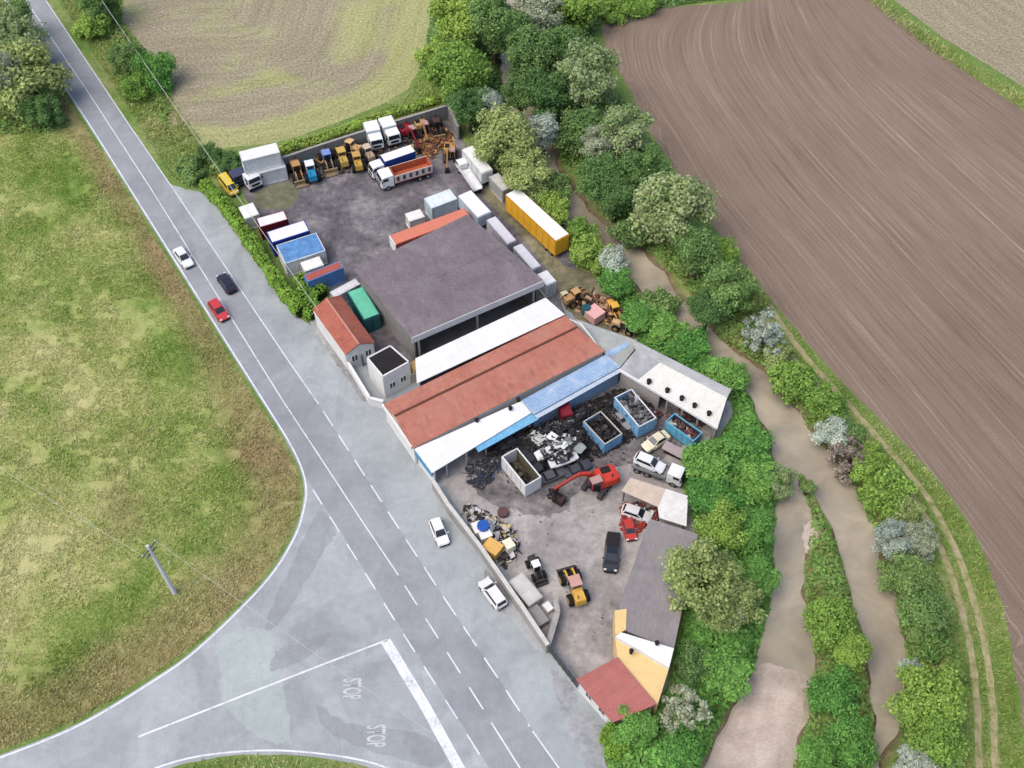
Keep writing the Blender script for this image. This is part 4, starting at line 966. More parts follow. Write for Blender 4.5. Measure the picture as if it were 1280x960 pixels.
# 6 wing
q = V3([(790, 424, 3.6), (914, 487, 3.6), (897, 535, 3.4), (774, 462, 3.4)]); rg = V3([(795, 437, 4.5), (909, 497, 4.5)])
root = bld('wing', 'long pale roofed wing running from the blue workshop to the river bank', 'outbuilding', q, hd_of(q[3], q[2]))
a, b = rg; m0 = a.lerp(b, .27); f0 = q[3].lerp(q[2], .19)
mb = MB(); roof_slab(mb, [q[0], q[1], b, a]); mb.build('roof', paint((218, 218, 214), .25, .5, .9, 0, .4, .1), root, True, label='grey back slope of the roof')
mb = MB(); roof_slab(mb, [m0, b, q[2], f0]); mb.build('roof', PALESHEET, root, True, label='white front slope of the roof')
mb = MB(); roof_slab(mb, [a, m0, f0, q[3]]); mb.build('roof', paint((178, 180, 184), .35, .7, .85, 0, .5, .1), root, True, label='grey patched piece of the roof')
mb = MB(); mb.bar(q[3] + Vector((0, 0, -.12)), q[2] + Vector((0, 0, -.12)), .2, .4); mb.build('gutter', WHITE, root, True)
i = inset(q, .35); mb = MB(); wall(mb, i[0], i[1], 3.4); wall(mb, i[1], i[2], 3.3); wall(mb, i[3], i[0], 3.2); wall(mb, i[3], i[3].lerp(i[2], .42), 3.1); mb.build('wall', CONC, root, True)
for (px, py) in ((811, 478), (834, 489), (852, 499), (868, 508), (886, 518)):
    p = Vector((*P2(px, py, 3.7), 3.6)); mb = MB(); mb.cyl((p.x, p.y, 3.75), .26, .6, n=10); mb.cyl((p.x, p.y, 4.1), .34, .12, n=10); mb.build('vent_pipe', DARK, root, True)
for t in (.5, .66, .82, .98):
    p = i[3].lerp(i[2], t); mb = MB(); mb.box((p.x, p.y, 1.55), (.2, .2, 3.1)); mb.build('post', CONC, root, True)
# 7 grey flat link roof with blue patch
q = V3([(719, 399, 3.3), (790, 424, 3.3), (794, 436, 3.3), (774, 461, 3.3), (757, 443, 3.3)])
root = bld('link_roof', 'grey flat roof piece with a blue patch between the red tiles and the pale wing', 'outbuilding', q, hd_of(q[0], q[1]))
mb = MB(); mb.prism([(p.x, p.y) for p in inset(q, .12)], 0, 3.3); mb.build('wall', CONC, root, True)
mb = MB(); mb.prism([(p.x, p.y) for p in q], 3.304, 3.4); mb.build('roof', paint((186, 190, 186), .35, .5, .9, 0, .4, .1), root, True)
e = V3([(757, 440, 3.46), (783, 427, 3.46), (788, 431, 3.46), (764, 446, 3.46)]); mb = MB(); roof_slab(mb, e, .04); mb.build('sheet_patch', BLUESHEET, root, True)
# 8 red roofed house
E, RG = 3.6, 4.7
q = V3([(391, 386, E), (425, 369, E), (468, 428, E), (432, 443, E)]); rg = V3([(408, 373, RG), (449, 430, RG)])
root = bld('house', 'small white house with a red tiled gable roof beside the lay-by hedge', 'house', q, hd_of(q[3], q[2]))
mb = MB(); roof_slab(mb, [q[0], rg[0], rg[1], q[3]]); roof_slab(mb, [rg[0], q[1], q[2], rg[1]]); mb.build('roof', TILE_Y, root, True)
mb = MB(); mb.tube([rg[0] + Vector((0, 0, .02)), rg[1] + Vector((0, 0, .02))], .13, 8); mb.build('ridge_tiles', paint((206, 150, 132), .3, 3, .9), root, True)
i = inset(q, .3); mb = MB()
for a, b in ((0, 1), (1, 2), (3, 2), (0, 3)): wall(mb, i[a], i[b], E - .18)
for a, b in ((3, 2), (0, 1)):
    c = i[a].lerp(i[b], .5); wall(mb, i[a], c, E - .18, RG - .22, .2, E - .3); wall(mb, c, i[b], RG - .22, E - .18, .2, E - .3)
mb.build('wall', WALLW, root, True)
windows_on(root, i[3], i[2], 1.3, 1.2, (.28, .78), .9, .12)
p = i[3].lerp(i[2], .54); dd = (i[2] - i[3]).normalized(); mb = MB(); mb.bar(p + Vector((dd.y, -dd.x, 0)) * .14 + Vector((0, 0, 0)), p + Vector((dd.y, -dd.x, 0)) * .14 + Vector((0, 0, 2.1)), .9, .07); mb.build('door', paint((70, 66, 62), .2, 2), root, True)
# 9 white office with black roof
Z = 4.6
q = V3([(458, 447, Z), (488, 431, Z), (512, 452, Z), (478, 471, Z)])
root = bld('office', 'square white office with a recessed black tar roof beside the red roofed house', 'office', q, hd_of(q[3], q[2]))
mb = MB(); mb.prism([(p.x, p.y) for p in q], -.05, Z - .3); mb.build('wall', WALLW, root, True)
mb = MB(); mb.prism([(p.x, p.y) for p in inset(q, .3)], Z - .29, Z - .06); mb.build('roof', paint((48, 46, 48), .3, 1, .9, 0, .4, .1), root, True)
mb = MB()
for a, b in ((0, 1), (1, 2), (2, 3), (3, 0)):
    u, w = inset(q, .14)[a], inset(q, .14)[b]; wall(mb, u, w, Z, None, .2, Z - .3)
mb.build('parapet', WALLW, root, True)
windows_on(root, q[3], q[2], 1.4, 1.1, (.3, .7), .9, .06)
# low annex with tan equipment beside the office
q2 = V3([(510, 452, 3.0), (520, 447, 3.0), (521, 478, 3.0), (513, 480, 3.0)])
root = thing('water_tank', 'tan rounded tank on the narrow ledge between the office and the white lean-to', 'tank', (*P2(519, 457, 2.6), 0), .3)
mb = MB(); mb.box((0, 0, .9), (2.0, 1.6, 1.8)); mb.build('base', CONC, root); mb = MB(); mb.cyl((0, 0, 2.3), .75, 1.0, 'z', 16); mb.cyl((0, 0, 2.9), .75, .25, 'z', 16, .3); mb.build('drum', paint((206, 172, 112), .2, 2, .7), root, smooth=False)
# 10 long grey shed on the right
q = V3([(812, 648, 3.2), (873, 666, 3.4), (842, 813, 3.2), (781, 789, 2.9), (774, 758, 2.9)])
root = bld('long_shed', 'long shed with a dull grey roof under the overhanging trees', 'shed', q, hd_of(q[3], q[2]))
mb = MB()
c = [q[0], q[1], q[2], q[3], q[4]]
mb.prism([(p.x, p.y) for p in c], 2.95, 3.15); mb.build('roof', GREYSHEET, root, True)
i = inset(q, .4); mb = MB(); wall(mb, i[1], i[2], 2.95); wall(mb, i[2], i[3], 2.95); wall(mb, i[0], i[1], 2.95); mb.build('wall', CONC, root, True)
for t in (.0, .25, .5, .75, 1.0):
    p = i[0].lerp(i[4], t); mb = MB(); mb.box((p.x, p.y, 1.47), (.25, .25, 2.94)); mb.build('post', CONC, root, True)
a = i[0].lerp(i[4], 0); mb = MB(); wall(mb, i[0] + Vector((1.5, 0, 0)), i[4] + Vector((1.5, 0, 0)), 2.9); mb.build('back_panel', CONC_D, root, True)
# 11 beige roofed shed
q = V3([(788, 597, 2.7), (860, 619, 2.9), (858, 658, 2.7), (824, 648, 2.6), (822, 634, 2.6), (777, 614, 2.6)])
root = bld('small_shed', 'small open shed with a beige sheet roof turning white at its right end', 'shed', q, hd_of(q[5], q[4]))
mb = MB(); mb.prism([(p.x, p.y) for p in (q[0], q[0].lerp(q[1], .62), q[4].lerp(q[3], .1), q[4], q[5])], 2.6, 2.72); mb.build('roof', paint((216, 198, 180), .25, .6, .85, 0, .4, .1), root, True)
mb = MB(); mb.prism([(p.x, p.y) for p in (q[0].lerp(q[1], .62), q[1], q[2], q[3], q[4].lerp(q[3], .1))], 2.63, 2.76); mb.build('roof', paint((238, 236, 232), .25, .8, .85, 0, .5, .1), root, True, label='white right end of the roof')
for k in (0, 1, 2, 3, 5):
    p = inset(q, .35)[k]; mb = MB(); mb.box((p.x, p.y, 1.3), (.18, .18, 2.6)); mb.build('post', STEEL, root, True)
i = inset(q, .5); mb = MB(); wall(mb, i[0], i[1], 2.55); mb.build('wall', CONC_D, root, True)
# 12 yellow house at the lower end
q = V3([(769, 797, 3.4), (776, 792, 3.4), (842, 812, 3.4), (836, 836, 3.4)])
r = V3([(772, 821, 3.3), (821, 880, 3.3), (766, 903, 2.7), (720, 849, 2.7)])
root = bld('yellow_house', 'yellow house with a red roof and white parapet at the lower yard end', 'house', r, hd_of(r[3], r[2]))
mb = MB(); roof_slab(mb, r, .2); mb.build('roof', PLAINRED, root, True)
i = inset(r, .5); mb = MB(); wall(mb, i[3], i[2], 2.5); wall(mb, i[2], i[1], 2.5, 3.1); wall(mb, i[0], i[1], 3.1); wall(mb, i[0], i[3], 3.1, 2.5); mb.build('wall', WALLW, root, True)
t = V3([(769, 797, 3.05), (836, 836, 3.05), (822, 881, 3.05), (772, 822, 3.05)])
mb = MB(); mb.prism([(p.x, p.y) for p in t], -.05, 3.05); mb.build('terrace', WALLY, root, True)
mb = MB(); mb.prism([(p.x, p.y) for p in q], 3.055, 3.75); mb.build('parapet', WHITE, root, True)
e = V3([(768, 765, 2.8), (783, 763, 2.8), (782, 789, 2.8), (769, 796, 2.8)]); mb = MB(); mb.prism([(p.x, p.y) for p in e], -.05, 3.2); mb.build('wall', WALLY, root, True, label='yellow tall end wall')
for (px, py) in ((789, 815), (821, 805)):
    p = P(px, py, 3.8); mb = MB(); mb.cyl((p.x, p.y, 3.85), .2, .6, n=10); mb.cyl((p.x, p.y, 4.2), .27, .1, n=10); mb.build('chimney', DARK, root, True)
windows_on(root, i[3], i[2], 1.1, 1.0, (.3, .7), .9, .14)
# ------------------------------------------------------------------ walls, gate, pole, cables
def garden_wall(name, label, pts, h, t, mat, capm=None, cat='wall'):
    w = [Vector((*P2(a, b, h), 0)) for a, b in pts]; root = thing(name, label, cat, w[0], hd_of(w[0], w[1]))
    mb = MB()
    for a, b in zip(w, w[1:]): wall(mb, a, b, h - .12, None, t)
    mb.build('wall_body', mat, root, True)
    mb = MB()
    for a, b in zip(w, w[1:]): mb.bar(a + Vector((0, 0, h - .05)), b + Vector((0, 0, h - .05)), t + .14, .12)
    mb.build('coping', capm or mat, root, True)
    return root
garden_wall('boundary_wall', 'long pale boundary wall between the lay-by and the lower yard', [(541, 600), (560, 630), (600, 682), (653, 758), (685, 806)], 2.1, .35, CONC, paint((214, 212, 206), .2, 1, .85, 0, .3, .1))
garden_wall('boundary_wall', 'low white wall in front of the red roofed house and the office', [(393, 389), (432, 448), (462, 497), (479, 501)], 1.6, .25, WALLW, WHITE)
garden_wall('boundary_wall', 'grey concrete back wall behind the parked machines', [(352, 197), (402, 180), (480, 155), (560, 131), (573, 158)], 2.8, .25, CONC_D, CONC)
garden_wall('boundary_wall', 'short grey concrete return wall at the end of the boundary wall', [(685, 806), (697, 765), (694, 745)], 1.5, .5, CONC, CONC)
w = [Vector((*P2(a, b, 1.7), 0)) for a, b in ((688, 808), (721, 851))]
root = thing('gate', 'dark grey sliding gate between the boundary wall and the yellow house', 'gate', w[0], hd_of(*w))
mb = MB(); wall(mb, w[0], w[1], 1.65, None, .08, .15); mb.build('gate_panel', paint((70, 70, 74), .2, 1, .6), root, True)
mb = MB()
for t in np.linspace(0, 1, 7): p = w[0].lerp(w[1], t); mb.box((p.x, p.y, .9), (.14, .14, 1.8))
mb.build('gate_frame', paint((110, 110, 114), .2, 1, .6), root, True)
p = P(219, 742); tp = Vector((*P2(184, 682, 9.0), 9.0))
root = thing('utility_pole', 'grey concrete utility pole with a crossarm standing in the meadow', 'pole', p, 0)
L = tp - p
mb = MB(); mb.tube([(0, 0, -.3), tuple(L * .5), tuple(L)], [.3, .25, .19], 10); mb.build('shaft', paint((226, 226, 230), .2, 2, .85), root)
ha = heading(190, 690, 30, 15) ; ca = Vector((-math.sin(ha), math.cos(ha), 0))
for k, zz in ((.93, 1.25), (.86, .9)):
    mb = MB(); c = L * k; mb.bar(c - ca * zz, c + ca * zz, .14, .16); x = mb.build('crossarm', STEEL, root)
    for s in (-1, 0, 1):
        if k < .9 and s == 0: continue
        mb = MB(); q_ = c + ca * zz * .9 * s; mb.cyl((q_.x, q_.y, q_.z + .2), .06, .26, n=8); mb.cyl((q_.x, q_.y, q_.z + .22), .1, .08, n=8); mb.build('insulator', paint((222, 222, 216), .1, 2, .3), x)
def cable(name, label, a, b, sag, r=.022):
    pts = []
    for k in range(25):
        t = k / 24; q_ = a.lerp(b, t); q_.z -= sag * 4 * t * (1 - t); pts.append(tuple(q_))
    mb = MB(); mb.tube(pts, r, 5); return tag(mb.build(name, paint((206, 204, 196), .1, 1, .5)), label, 'cable')
top = p + L * .93; up = Vector((0, 0, .36))
far = Vector((*P2(560, 930, 8.2), 8.2)); far2 = Vector((*P2(-60, 545, 8.6), 8.6))
cable('overhead_cable', 'thin overhead cable from the pole across the road junction', top + ca * 1.1 + up, far, .7)
cable('overhead_cable', 'thin overhead cable from the pole out over the meadow', top - ca * 1.1 + up, far2, .8)
cable('overhead_cable', 'pale cable strung above the hedge from the road trees to the red roofed house', Vector((*P2(100, -40, 7.5), 7.5)), Vector((*P2(398, 388, 4.0), 4.0)), .9, .04)

# ------------------------------------------------------------------ vehicles, containers and machines
def rect(a, b, c, z):
    A, B, Cc = (Vector((*P2(*q, z), 0)) for q in (a, b, c)); u = (B - A); L = u.length; u.normalize(); n = Vector((-u.y, u.x, 0))
    w = (Cc - A).dot(n); ctr = A + u * L / 2 + n * w / 2
    return ctr, math.atan2(u.y, u.x), L, abs(w)
def wheel(root, x, y, r, w=.22, rim=(170, 172, 174)):
    mb = MB(); mb.cyl((x, y, r), r, w, 'y', 18); t = mb.build('wheel', RUB, root, bevel=.03)
    s = 1 if y > 0 else -1; mb = MB(); mb.cyl((x, y + s * (w / 2 + .005), r), r * .58, .03, 'y', 12); mb.build('rim', paint(rim, .1, 3, .35, .6, .2), t)
    return t
def ribbed(mb, L, W, z0, z1, pitch=.28, dep=.05):
    """box with zig-zag walls"""
    ring = []
    def side(p, q):
        n = max(2, int((Vector(q) - Vector(p)).length / pitch)); d = (Vector(q) - Vector(p)) / n; nn = Vector((d.y, -d.x)).normalized()
        for k in range(n):
            o = Vector(p) + d * k
            for t, e in ((0, 0), (.35, 0), (.5, -dep), (.85, -dep)): ring.append(tuple(o + d * t + nn * e))
    x, y = L / 2, W / 2
    side((-x, -y), (x, -y)); side((x, -y), (x, y)); side((x, y), (-x, y)); side((-x, y), (-x, -y))
    return mb.prism(ring, z0, z1)
def container(label, r, col, H=2.6, top=None, name='shipping_container', cat='container', z0=0.0, group=None, door=None, dents=True):
    ctr, hd, L, W = r
    root = thing(name, label, cat, (ctr.x, ctr.y, z0), hd, group); pm = paint(col, .25, .7, .55, 0, .4)
    mb = MB(); ribbed(mb, L - .16, W - .16, .12, H - .1); mb.build('body', pm, root)
    mb = MB()
    for sx in (-1, 1):
        for sy in (-1, 1): mb.box((sx * (L / 2 - .07), sy * (W / 2 - .07), H / 2), (.14, .14, H))
        mb.box((sx * (L / 2 - .06), 0, H - .08), (.12, W - .29, .155)); mb.box((sx * (L / 2 - .06), 0, .09), (.12, W - .29, .155))
    for sy in (-1, 1): mb.box((0, sy * (W / 2 - .06), H - .08), (L - .29, .12, .155)); mb.box((0, sy * (W / 2 - .06), .09), (L - .29, .12, .155))
    mb.build('frame', pm, root)
    mb = MB(); n = max(3, int(L / 1.2))
    mb.box((0, 0, H - .03), (L - .26, W - .26, .1))
    for k in range(n): mb.box((-L / 2 + (k + .5) * L / n, 0, H + .03), (.5, W - .5, .03))
    mb.build('roof', paint(top or col, .22, .8, .6, 0, .42), root)
    for s in (-1, 1):
        mb = MB(); mb.box((L / 2 - .005, s * (W / 4 - .04), H / 2), (.06, W / 2 - .22, H - .34)); d = mb.build('door', paint(door or col, .2, .9, .55, 0, .3), root)
        for t in (-.25, .25):
            m2 = MB(); m2.cyl((L / 2 + .05, s * (W / 4 - .04) + t * (W / 2 - .3), H / 2), .025, H - .4, 'z', 6); m2.build('lock_bar', STEEL, d)
    return root
def trailer(label, r, col, H=3.9, top=(244, 244, 240), z0=1.15, wheels=True, name='semi_trailer', head=None):
    ctr, hd, L, W = r; root = thing(name, label, 'trailer', (ctr.x, ctr.y, 0), hd)
    pm = paint(col, .2, .6, .5, 0, .3)
    mb = MB(); mb.box((0, 0, (H + z0) / 2 - .03), (L, W, H - z0 - .06)); b = mb.build('box', pm, root, bevel=.05)
    mb = MB()
    for sy in (-1, 1):
        mb.box((0, sy * (W / 2 + .015), H - .12), (L, .05, .14)); mb.box((0, sy * (W / 2 + .015), z0 + .1), (L, .05, .16))
        for k in range(int(L / 1.5) + 1): mb.box((-L / 2 + .1 + k * (L - .2) / int(L / 1.5), sy * (W / 2 + .01), (H + z0) / 2), (.08, .04, H - z0 - .4))
    mb.build('rail', paint(tuple(int(c * .86) for c in col), .2, 1, .5), root)
    mb = MB(); mb.box((0, 0, H + .01), (L - .12, W - .16, .07)); n = int(L / 1.1)
    for k in range(n): mb.box((-L / 2 + .5 + k * (L - 1) / max(n - 1, 1), 0, H + .05), (.07, W - .3, .03))
    mb.build('roof', paint(top, .1, .6, .55, 0, .2), root)
    if head: mb = MB(); mb.box((-L / 2 - .05, 0, (H + z0) / 2), (.12, W, H - z0)); mb.build('headboard', paint(head, .1), root)
    for s in (-1, 1): mb = MB(); mb.box((L / 2 + .02, s * W / 4, (H + z0) / 2), (.06, W / 2 - .08, H - z0 - .2)); mb.build('door', pm, root)
    mb = MB(); mb.box((0, 0, z0 - .18), (L - .4, .9, .3)); mb.build('chassis', DARK, root)
    if wheels:
        for x in (L / 2 - 1.2, L / 2 - 2.5):
            for s in (-1, 1): wheel(root, x, s * (W / 2 - .2), .5, .35)
        for s in (-1, 1): mb = MB(); mb.box((-L / 2 + 2.2, s * .8, z0 / 2), (.14, .14, z0)); mb.build('landing_leg', STEEL, root)
    return root
def ring_xs(x, hw, z0, z1, top=.86, belly=1.0, n=8):
    zm = z0 + (z1 - z0) * .45
    return [(x, -hw * .9, z0), (x, -hw * belly, z0 + .12), (x, -hw * belly, zm), (x, -hw * top, z1), (x, hw * top, z1), (x, hw * belly, zm), (x, hw * belly, z0 + .12), (x, hw * .9, z0)]
def car(label, px, py, dx, dy, col, L=4.2, W=1.76, H=1.46, style='hatch', cat='car', name='car', group=None, z0=0.0, roof=None, wheels=True, hd=None):
    c = P(px, py, z0 + .7); root = thing(name, label, cat, (c.x, c.y, z0), heading(px, py, dx, dy) if hd is None else hd, group)
    pm = paint(col, .06, 1, .22, .1, .06, .5); h = W / 2; f = L / 2
    belt = .92 * H / 1.46
    mb = MB(); mb.loft([ring_xs(-f, h * .72, .38, belt * .86), ring_xs(-f + .14, h * .93, .25, belt * .98), ring_xs(-f * .55, h, .2, belt + .02), ring_xs(0, h, .19, belt), ring_xs(f * .35, h, .19, belt - .02), ring_xs(f * .72, h * .97, .2, belt * .88), ring_xs(f - .16, h * .9, .24, belt * .76), ring_xs(f, h * .7, .36, belt * .62)])
    body = mb.build('body', pm, root, smooth=False, bevel=.02)
    x0, x1, x2, x3 = {'hatch': (-f + .12, -f + .5, f * .12, f * .5), 'sedan': (-f + .55, -f + 1.15, f * .1, f * .48), 'wagon': (-f + .06, -f + .32, f * .16, f * .5), 'van': (-f + .04, -f + .18, f * .5, f * .82), 'pickup': (-f * .18, -f * .1, f * .28, f * .56)}[style]
    wb, wt = h * .87, h * .7; zt = H - .05
    mb = MB(); q = lambda x, w, z: [(x, -w, z), (x, w, z)]
    lo = [(x0, -wb, belt - .06), (x3, -wb, belt - .06), (x3, wb, belt - .06), (x0, wb, belt - .06)]; hi = [(x1, -wt, zt), (x2, -wt, zt), (x2, wt, zt), (x1, wt, zt)]
    mb.add(lo + hi, [(3, 2, 1, 0), (4, 5, 6, 7), (0, 1, 5, 4), (1, 2, 6, 5), (2, 3, 7, 6), (3, 0, 4, 7)]); mb.build('cabin', pm, root)
    lo = [Vector(v) for v in lo]; hi = [Vector(v) for v in hi]
    def pane(nm, a, b, c_, d, iu, iv0, iv1):
        g = lambda u, v: (a.lerp(b, u)).lerp(d.lerp(c_, u), v)
        m_ = MB(); m_.slab([g(iu, iv0), g(1 - iu, iv0), g(1 - iu, iv1), g(iu, iv1)], .012); m_.build(nm, GLASS, root)
    pane('windscreen', lo[1], lo[2], hi[2], hi[1], .05, .12, .95)
    pane('rear_window', lo[3], lo[0], hi[0], hi[3], .08, .2, .9)
    pane('side_window', lo[0], lo[1], hi[1], hi[0], .07, .2, .9); pane('side_window', lo[2], lo[3], hi[3], hi[2], .07, .2, .9)
    mb = MB(); mb.box(((x1 + x2) / 2, 0, H - .03), (x2 - x1 + .04, 2 * wt + .02, .06)); mb.build('roof', paint(roof, .06, 1, .3, .1, .06) if roof else pm, root, bevel=.02)
    if style == 'pickup':
        mb = MB(); mb.box((-f * .6, 0, belt + .02), (f * .72, W * .78, .05)); mb.build('cargo_bed', DARK, root)
    for s in (-1, 1):
        mb = MB(); mb.box((f - .12, s * h * .66, belt * .72), (.16, .32, .14)); mb.build('headlight', LAMP, root)
        mb = MB(); mb.box((-f + .08, s * h * .74, belt * .82), (.12, .2, .2)); mb.build('tail_light', RED_L, root)
        mb = MB(); mb.box((x3 - .25, s * (h + .07), belt + .03), (.14, .17, .13)); mb.build('mirror', pm, root)
    mb = MB(); mb.box((f - .04, 0, .34), (.12, W * .74, .2)); mb.build('bumper', DARK, root); mb = MB(); mb.box((-f + .03, 0, .38), (.12, W * .74, .2)); mb.build('bumper', DARK, root)
    if wheels:
        for x in (-L * .3, L * .31):
            for s in (-1, 1): wheel(root, x, s * (h - .1), .31, .2)
    return root
def cab(root, x0, L, W, z0, H, col, face=1):
    """truck cab: front towards +x, rear at x0"""
    pm = paint(col, .08, .8, .35, 0, .15, .4); h = W / 2
    sec = lambda x, zt, w=1.0: [(x, -h * w, z0), (x, h * w, z0), (x, h * w, z0 + (zt - z0) * .55), (x, h * w * .94, zt), (x, -h * w * .94, zt), (x, -h * w, z0 + (zt - z0) * .55)]
    mb = MB(); mb.loft([sec(x0, H), sec(x0 + L * .7, H), sec(x0 + L * .88, H - .12), sec(x0 + L * .98, z0 + (H - z0) * .55, .98), sec(x0 + L, z0 + .1, .96)])
    c = mb.build('cab', pm, root)
    zb = z0 + (H - z0) * .56; mb = MB(); mb.slab([(x0 + L * .985, -h * .86, zb), (x0 + L * .985, h * .86, zb), (x0 + L * .89, h * .8, H - .2), (x0 + L * .89, -h * .8, H - .2)], .02); mb.build('windscreen', GLASS, c)
    for s in (-1, 1):
        mb = MB(); mb.box((x0 + L * .62, s * h * .985, zb + (H - zb) * .42), (L * .42, .05, (H - zb) * .62)); mb.build('side_window', GLASS, c)
        mb = MB(); mb.box((x0 + L * .93, s * (h + .16), zb + .3), (.1, .22, .5)); mb.build('mirror', DARK, c)
        mb = MB(); mb.box((x0 + L + .01, s * h * .7, z0 + .25), (.06, .35, .18)); mb.build('headlight', LAMP, c)
    mb = MB(); mb.box((x0 + L, 0, z0 - .05), (.18, W * .98, .3)); mb.build('bumper', DARK, c)
    mb = MB(); mb.box((x0 + L + .02, 0, z0 + (H - z0) * .3), (.05, W * .6, (H - z0) * .2)); mb.build('grille', DARK, c)
    return c
def truck(label, r, colc, body, name='truck', cat='truck', cabL=2.1, cabH=2.75, H=3.3, flip=False, axles=2):
    """r = rectangle of the load body, cab goes ahead of its +x end"""
    ctr, hd, L, W = r; hd = hd + (math.pi if flip else 0); root = thing(name, label, cat, (ctr.x, ctr.y, 0), hd)
    cab(root, L / 2 + .15, cabL, W * .96, .75, cabH, colc)
    mb = MB(); mb.box((cabL / 2, 0, .85), (L + cabL - .2, .85, .3)); mb.build('chassis', DARK, root)
    for x in [L / 2 + cabL * .55] + [-L / 2 + .8 + k * 1.35 for k in range(axles)]:
        for s in (-1, 1): wheel(root, x, s * (W / 2 - .2), .5, .34)
    mb = MB(); mb.box((L * .25, -W / 2 + .2, .75), (1.0, .45, .5)); mb.build('fuel_tank', STEEL, root, bevel=.04)
    k = body[0]
    if k == 'box':
        mb = MB(); mb.box((0, 0, (H + 1.05) / 2), (L, W, H - 1.05)); mb.build('cargo_box', paint(body[1], .14, .6, .5, 0, .25), root, bevel=.04)
        mb = MB(); mb.box((0, 0, H + .015), (L - .1, W - .1, .06))
        for j in range(int(L)): mb.box((-L / 2 + .5 + j, 0, H + .06), (.1, W - .3, .04))
        mb.build('roof', paint(body[2], .1, .7, .5, 0, .3), root)
    elif k == 'dump':
        pm = paint(body[1], .2, .9, .5, 0, .3); t = .09; zb, zt = 1.15, body[3]
        mb = MB(); mb.box((0, 0, zb), (L, W, .14)); mb.build('floor', paint(body[2], .3, .9, .8, 0, .6), root)
        for s in (-1, 1):
            mb = MB(); mb.box((0, s * (W / 2 - t / 2), (zb + zt) / 2 + .08), (L, t, zt - zb)); sp = mb.build('side_panel', pm, root)
            n = 6
            mb = MB()
            for j in range(n): mb.box((-L / 2 + (j + .5) * L / n, s * (W / 2 + .03), (zb + zt) / 2 + .12), (L / n * .42, .05, (zt - zb) * .6))
            mb.build('panel_inset', paint(body[4], .2, .9, .6), sp)
            mb = MB(); mb.box((0, s * (W / 2 - t - .02), (zb + zt) / 2 + .08), (L - .2, .03, zt - zb - .06)); mb.build('lining', paint(body[2], .3, .9, .8, 0, .5), sp)
        for x in (-L / 2 + t / 2, L / 2 - t / 2): mb = MB(); mb.box((x, 0, (zb + zt) / 2 + .1), (t, W - .2, zt - zb + (.3 if x > 0 else 0))); mb.build('end_panel', paint(body[2], .25, .9, .6), root)
    elif k == 'flat':
        mb = MB(); mb.box((0, 0, 1.1), (L, W, .16)); mb.build('flatbed', paint(body[1], .25, .8, .6, 0, .3), root)
        for s in (-1, 1): mb = MB(); mb.box((0, s * (W / 2 - .04), 1.35), (L, .08, .4)); mb.build('side_panel', paint(body[1], .2, .8, .5, 0, .25), root)
    return root
def loader(label, px, py, dx, dy, col, s=1.0, cabcol=None, name='wheel_loader', bucket=(150, 130, 100), group=None):
    c = P(px, py, 1.2 * s); root = thing(name, label, 'loader', (c.x, c.y, 0), heading(px, py, dx, dy), group); root.scale = (s, s, s)
    pm = paint(col, .3, 1.2, .55, 0, .5); cc = paint(cabcol or col, .15, 1.2, .5, 0, .3)
    for x in (-1.35, 1.35):
        for sy in (-1, 1): wheel(root, x, sy * .95, .72, .5, col)
    mb = MB(); mb.box((-1.45, 0, 1.35), (1.9, 1.3, .95), taper=.9); mb.build('engine_hood', pm, root, bevel=.06)
    mb = MB(); mb.box((0, 0, .85), (3.6, .8, .5)); mb.build('chassis', DARK, root)
    mb = MB(); mb.box((-.1, 0, 1.75), (1.25, 1.25, 1.5), taper=.9); cb = mb.build('cab', GLASS, root)
    mb = MB()
    for sx in (-1, 1):
        for sy in (-1, 1): mb.bar((-.1 + sx * .62, sy * .62, 1.0), (-.1 + sx * .56, sy * .56, 2.5), .1, .1)
    mb.build('cab_frame', cc, cb)
    mb = MB(); mb.box((-.1, 0, 2.56), (1.4, 1.35, .14)); mb.build('cab_roof', cc, cb, bevel=.03)
    mb = MB(); mb.cyl((-1.9, .3, 2.1), .06, .7, 'z', 8); mb.build('exhaust', DARK, root)
    for sy in (-1, 1):
        mb = MB(); mb.bar((.8, sy * .45, 1.6), (1.9, sy * .45, 1.5), .16, .3); mb.bar((1.9, sy * .45, 1.5), (2.4, sy * .45, .55), .16, .28); mb.build('lift_arm', pm, root)
    mb = MB(); pr = [(2.3, .25), (2.95, .12), (3.0, .2), (2.5, .45), (2.5, 1.05), (2.25, 1.1)]
    mb.loft([[(x, y, z) for x, z in pr] for y in (-1.1, 1.1)])
    for sy in (-1, 1): mb.slab([(2.25, sy * 1.06, .2), (2.95, sy * 1.06, .15), (2.35, sy * 1.06, 1.1)], .06)
    mb.build('bucket', paint(bucket, .3, 1.5, .6, .2, .6), root)
    return root
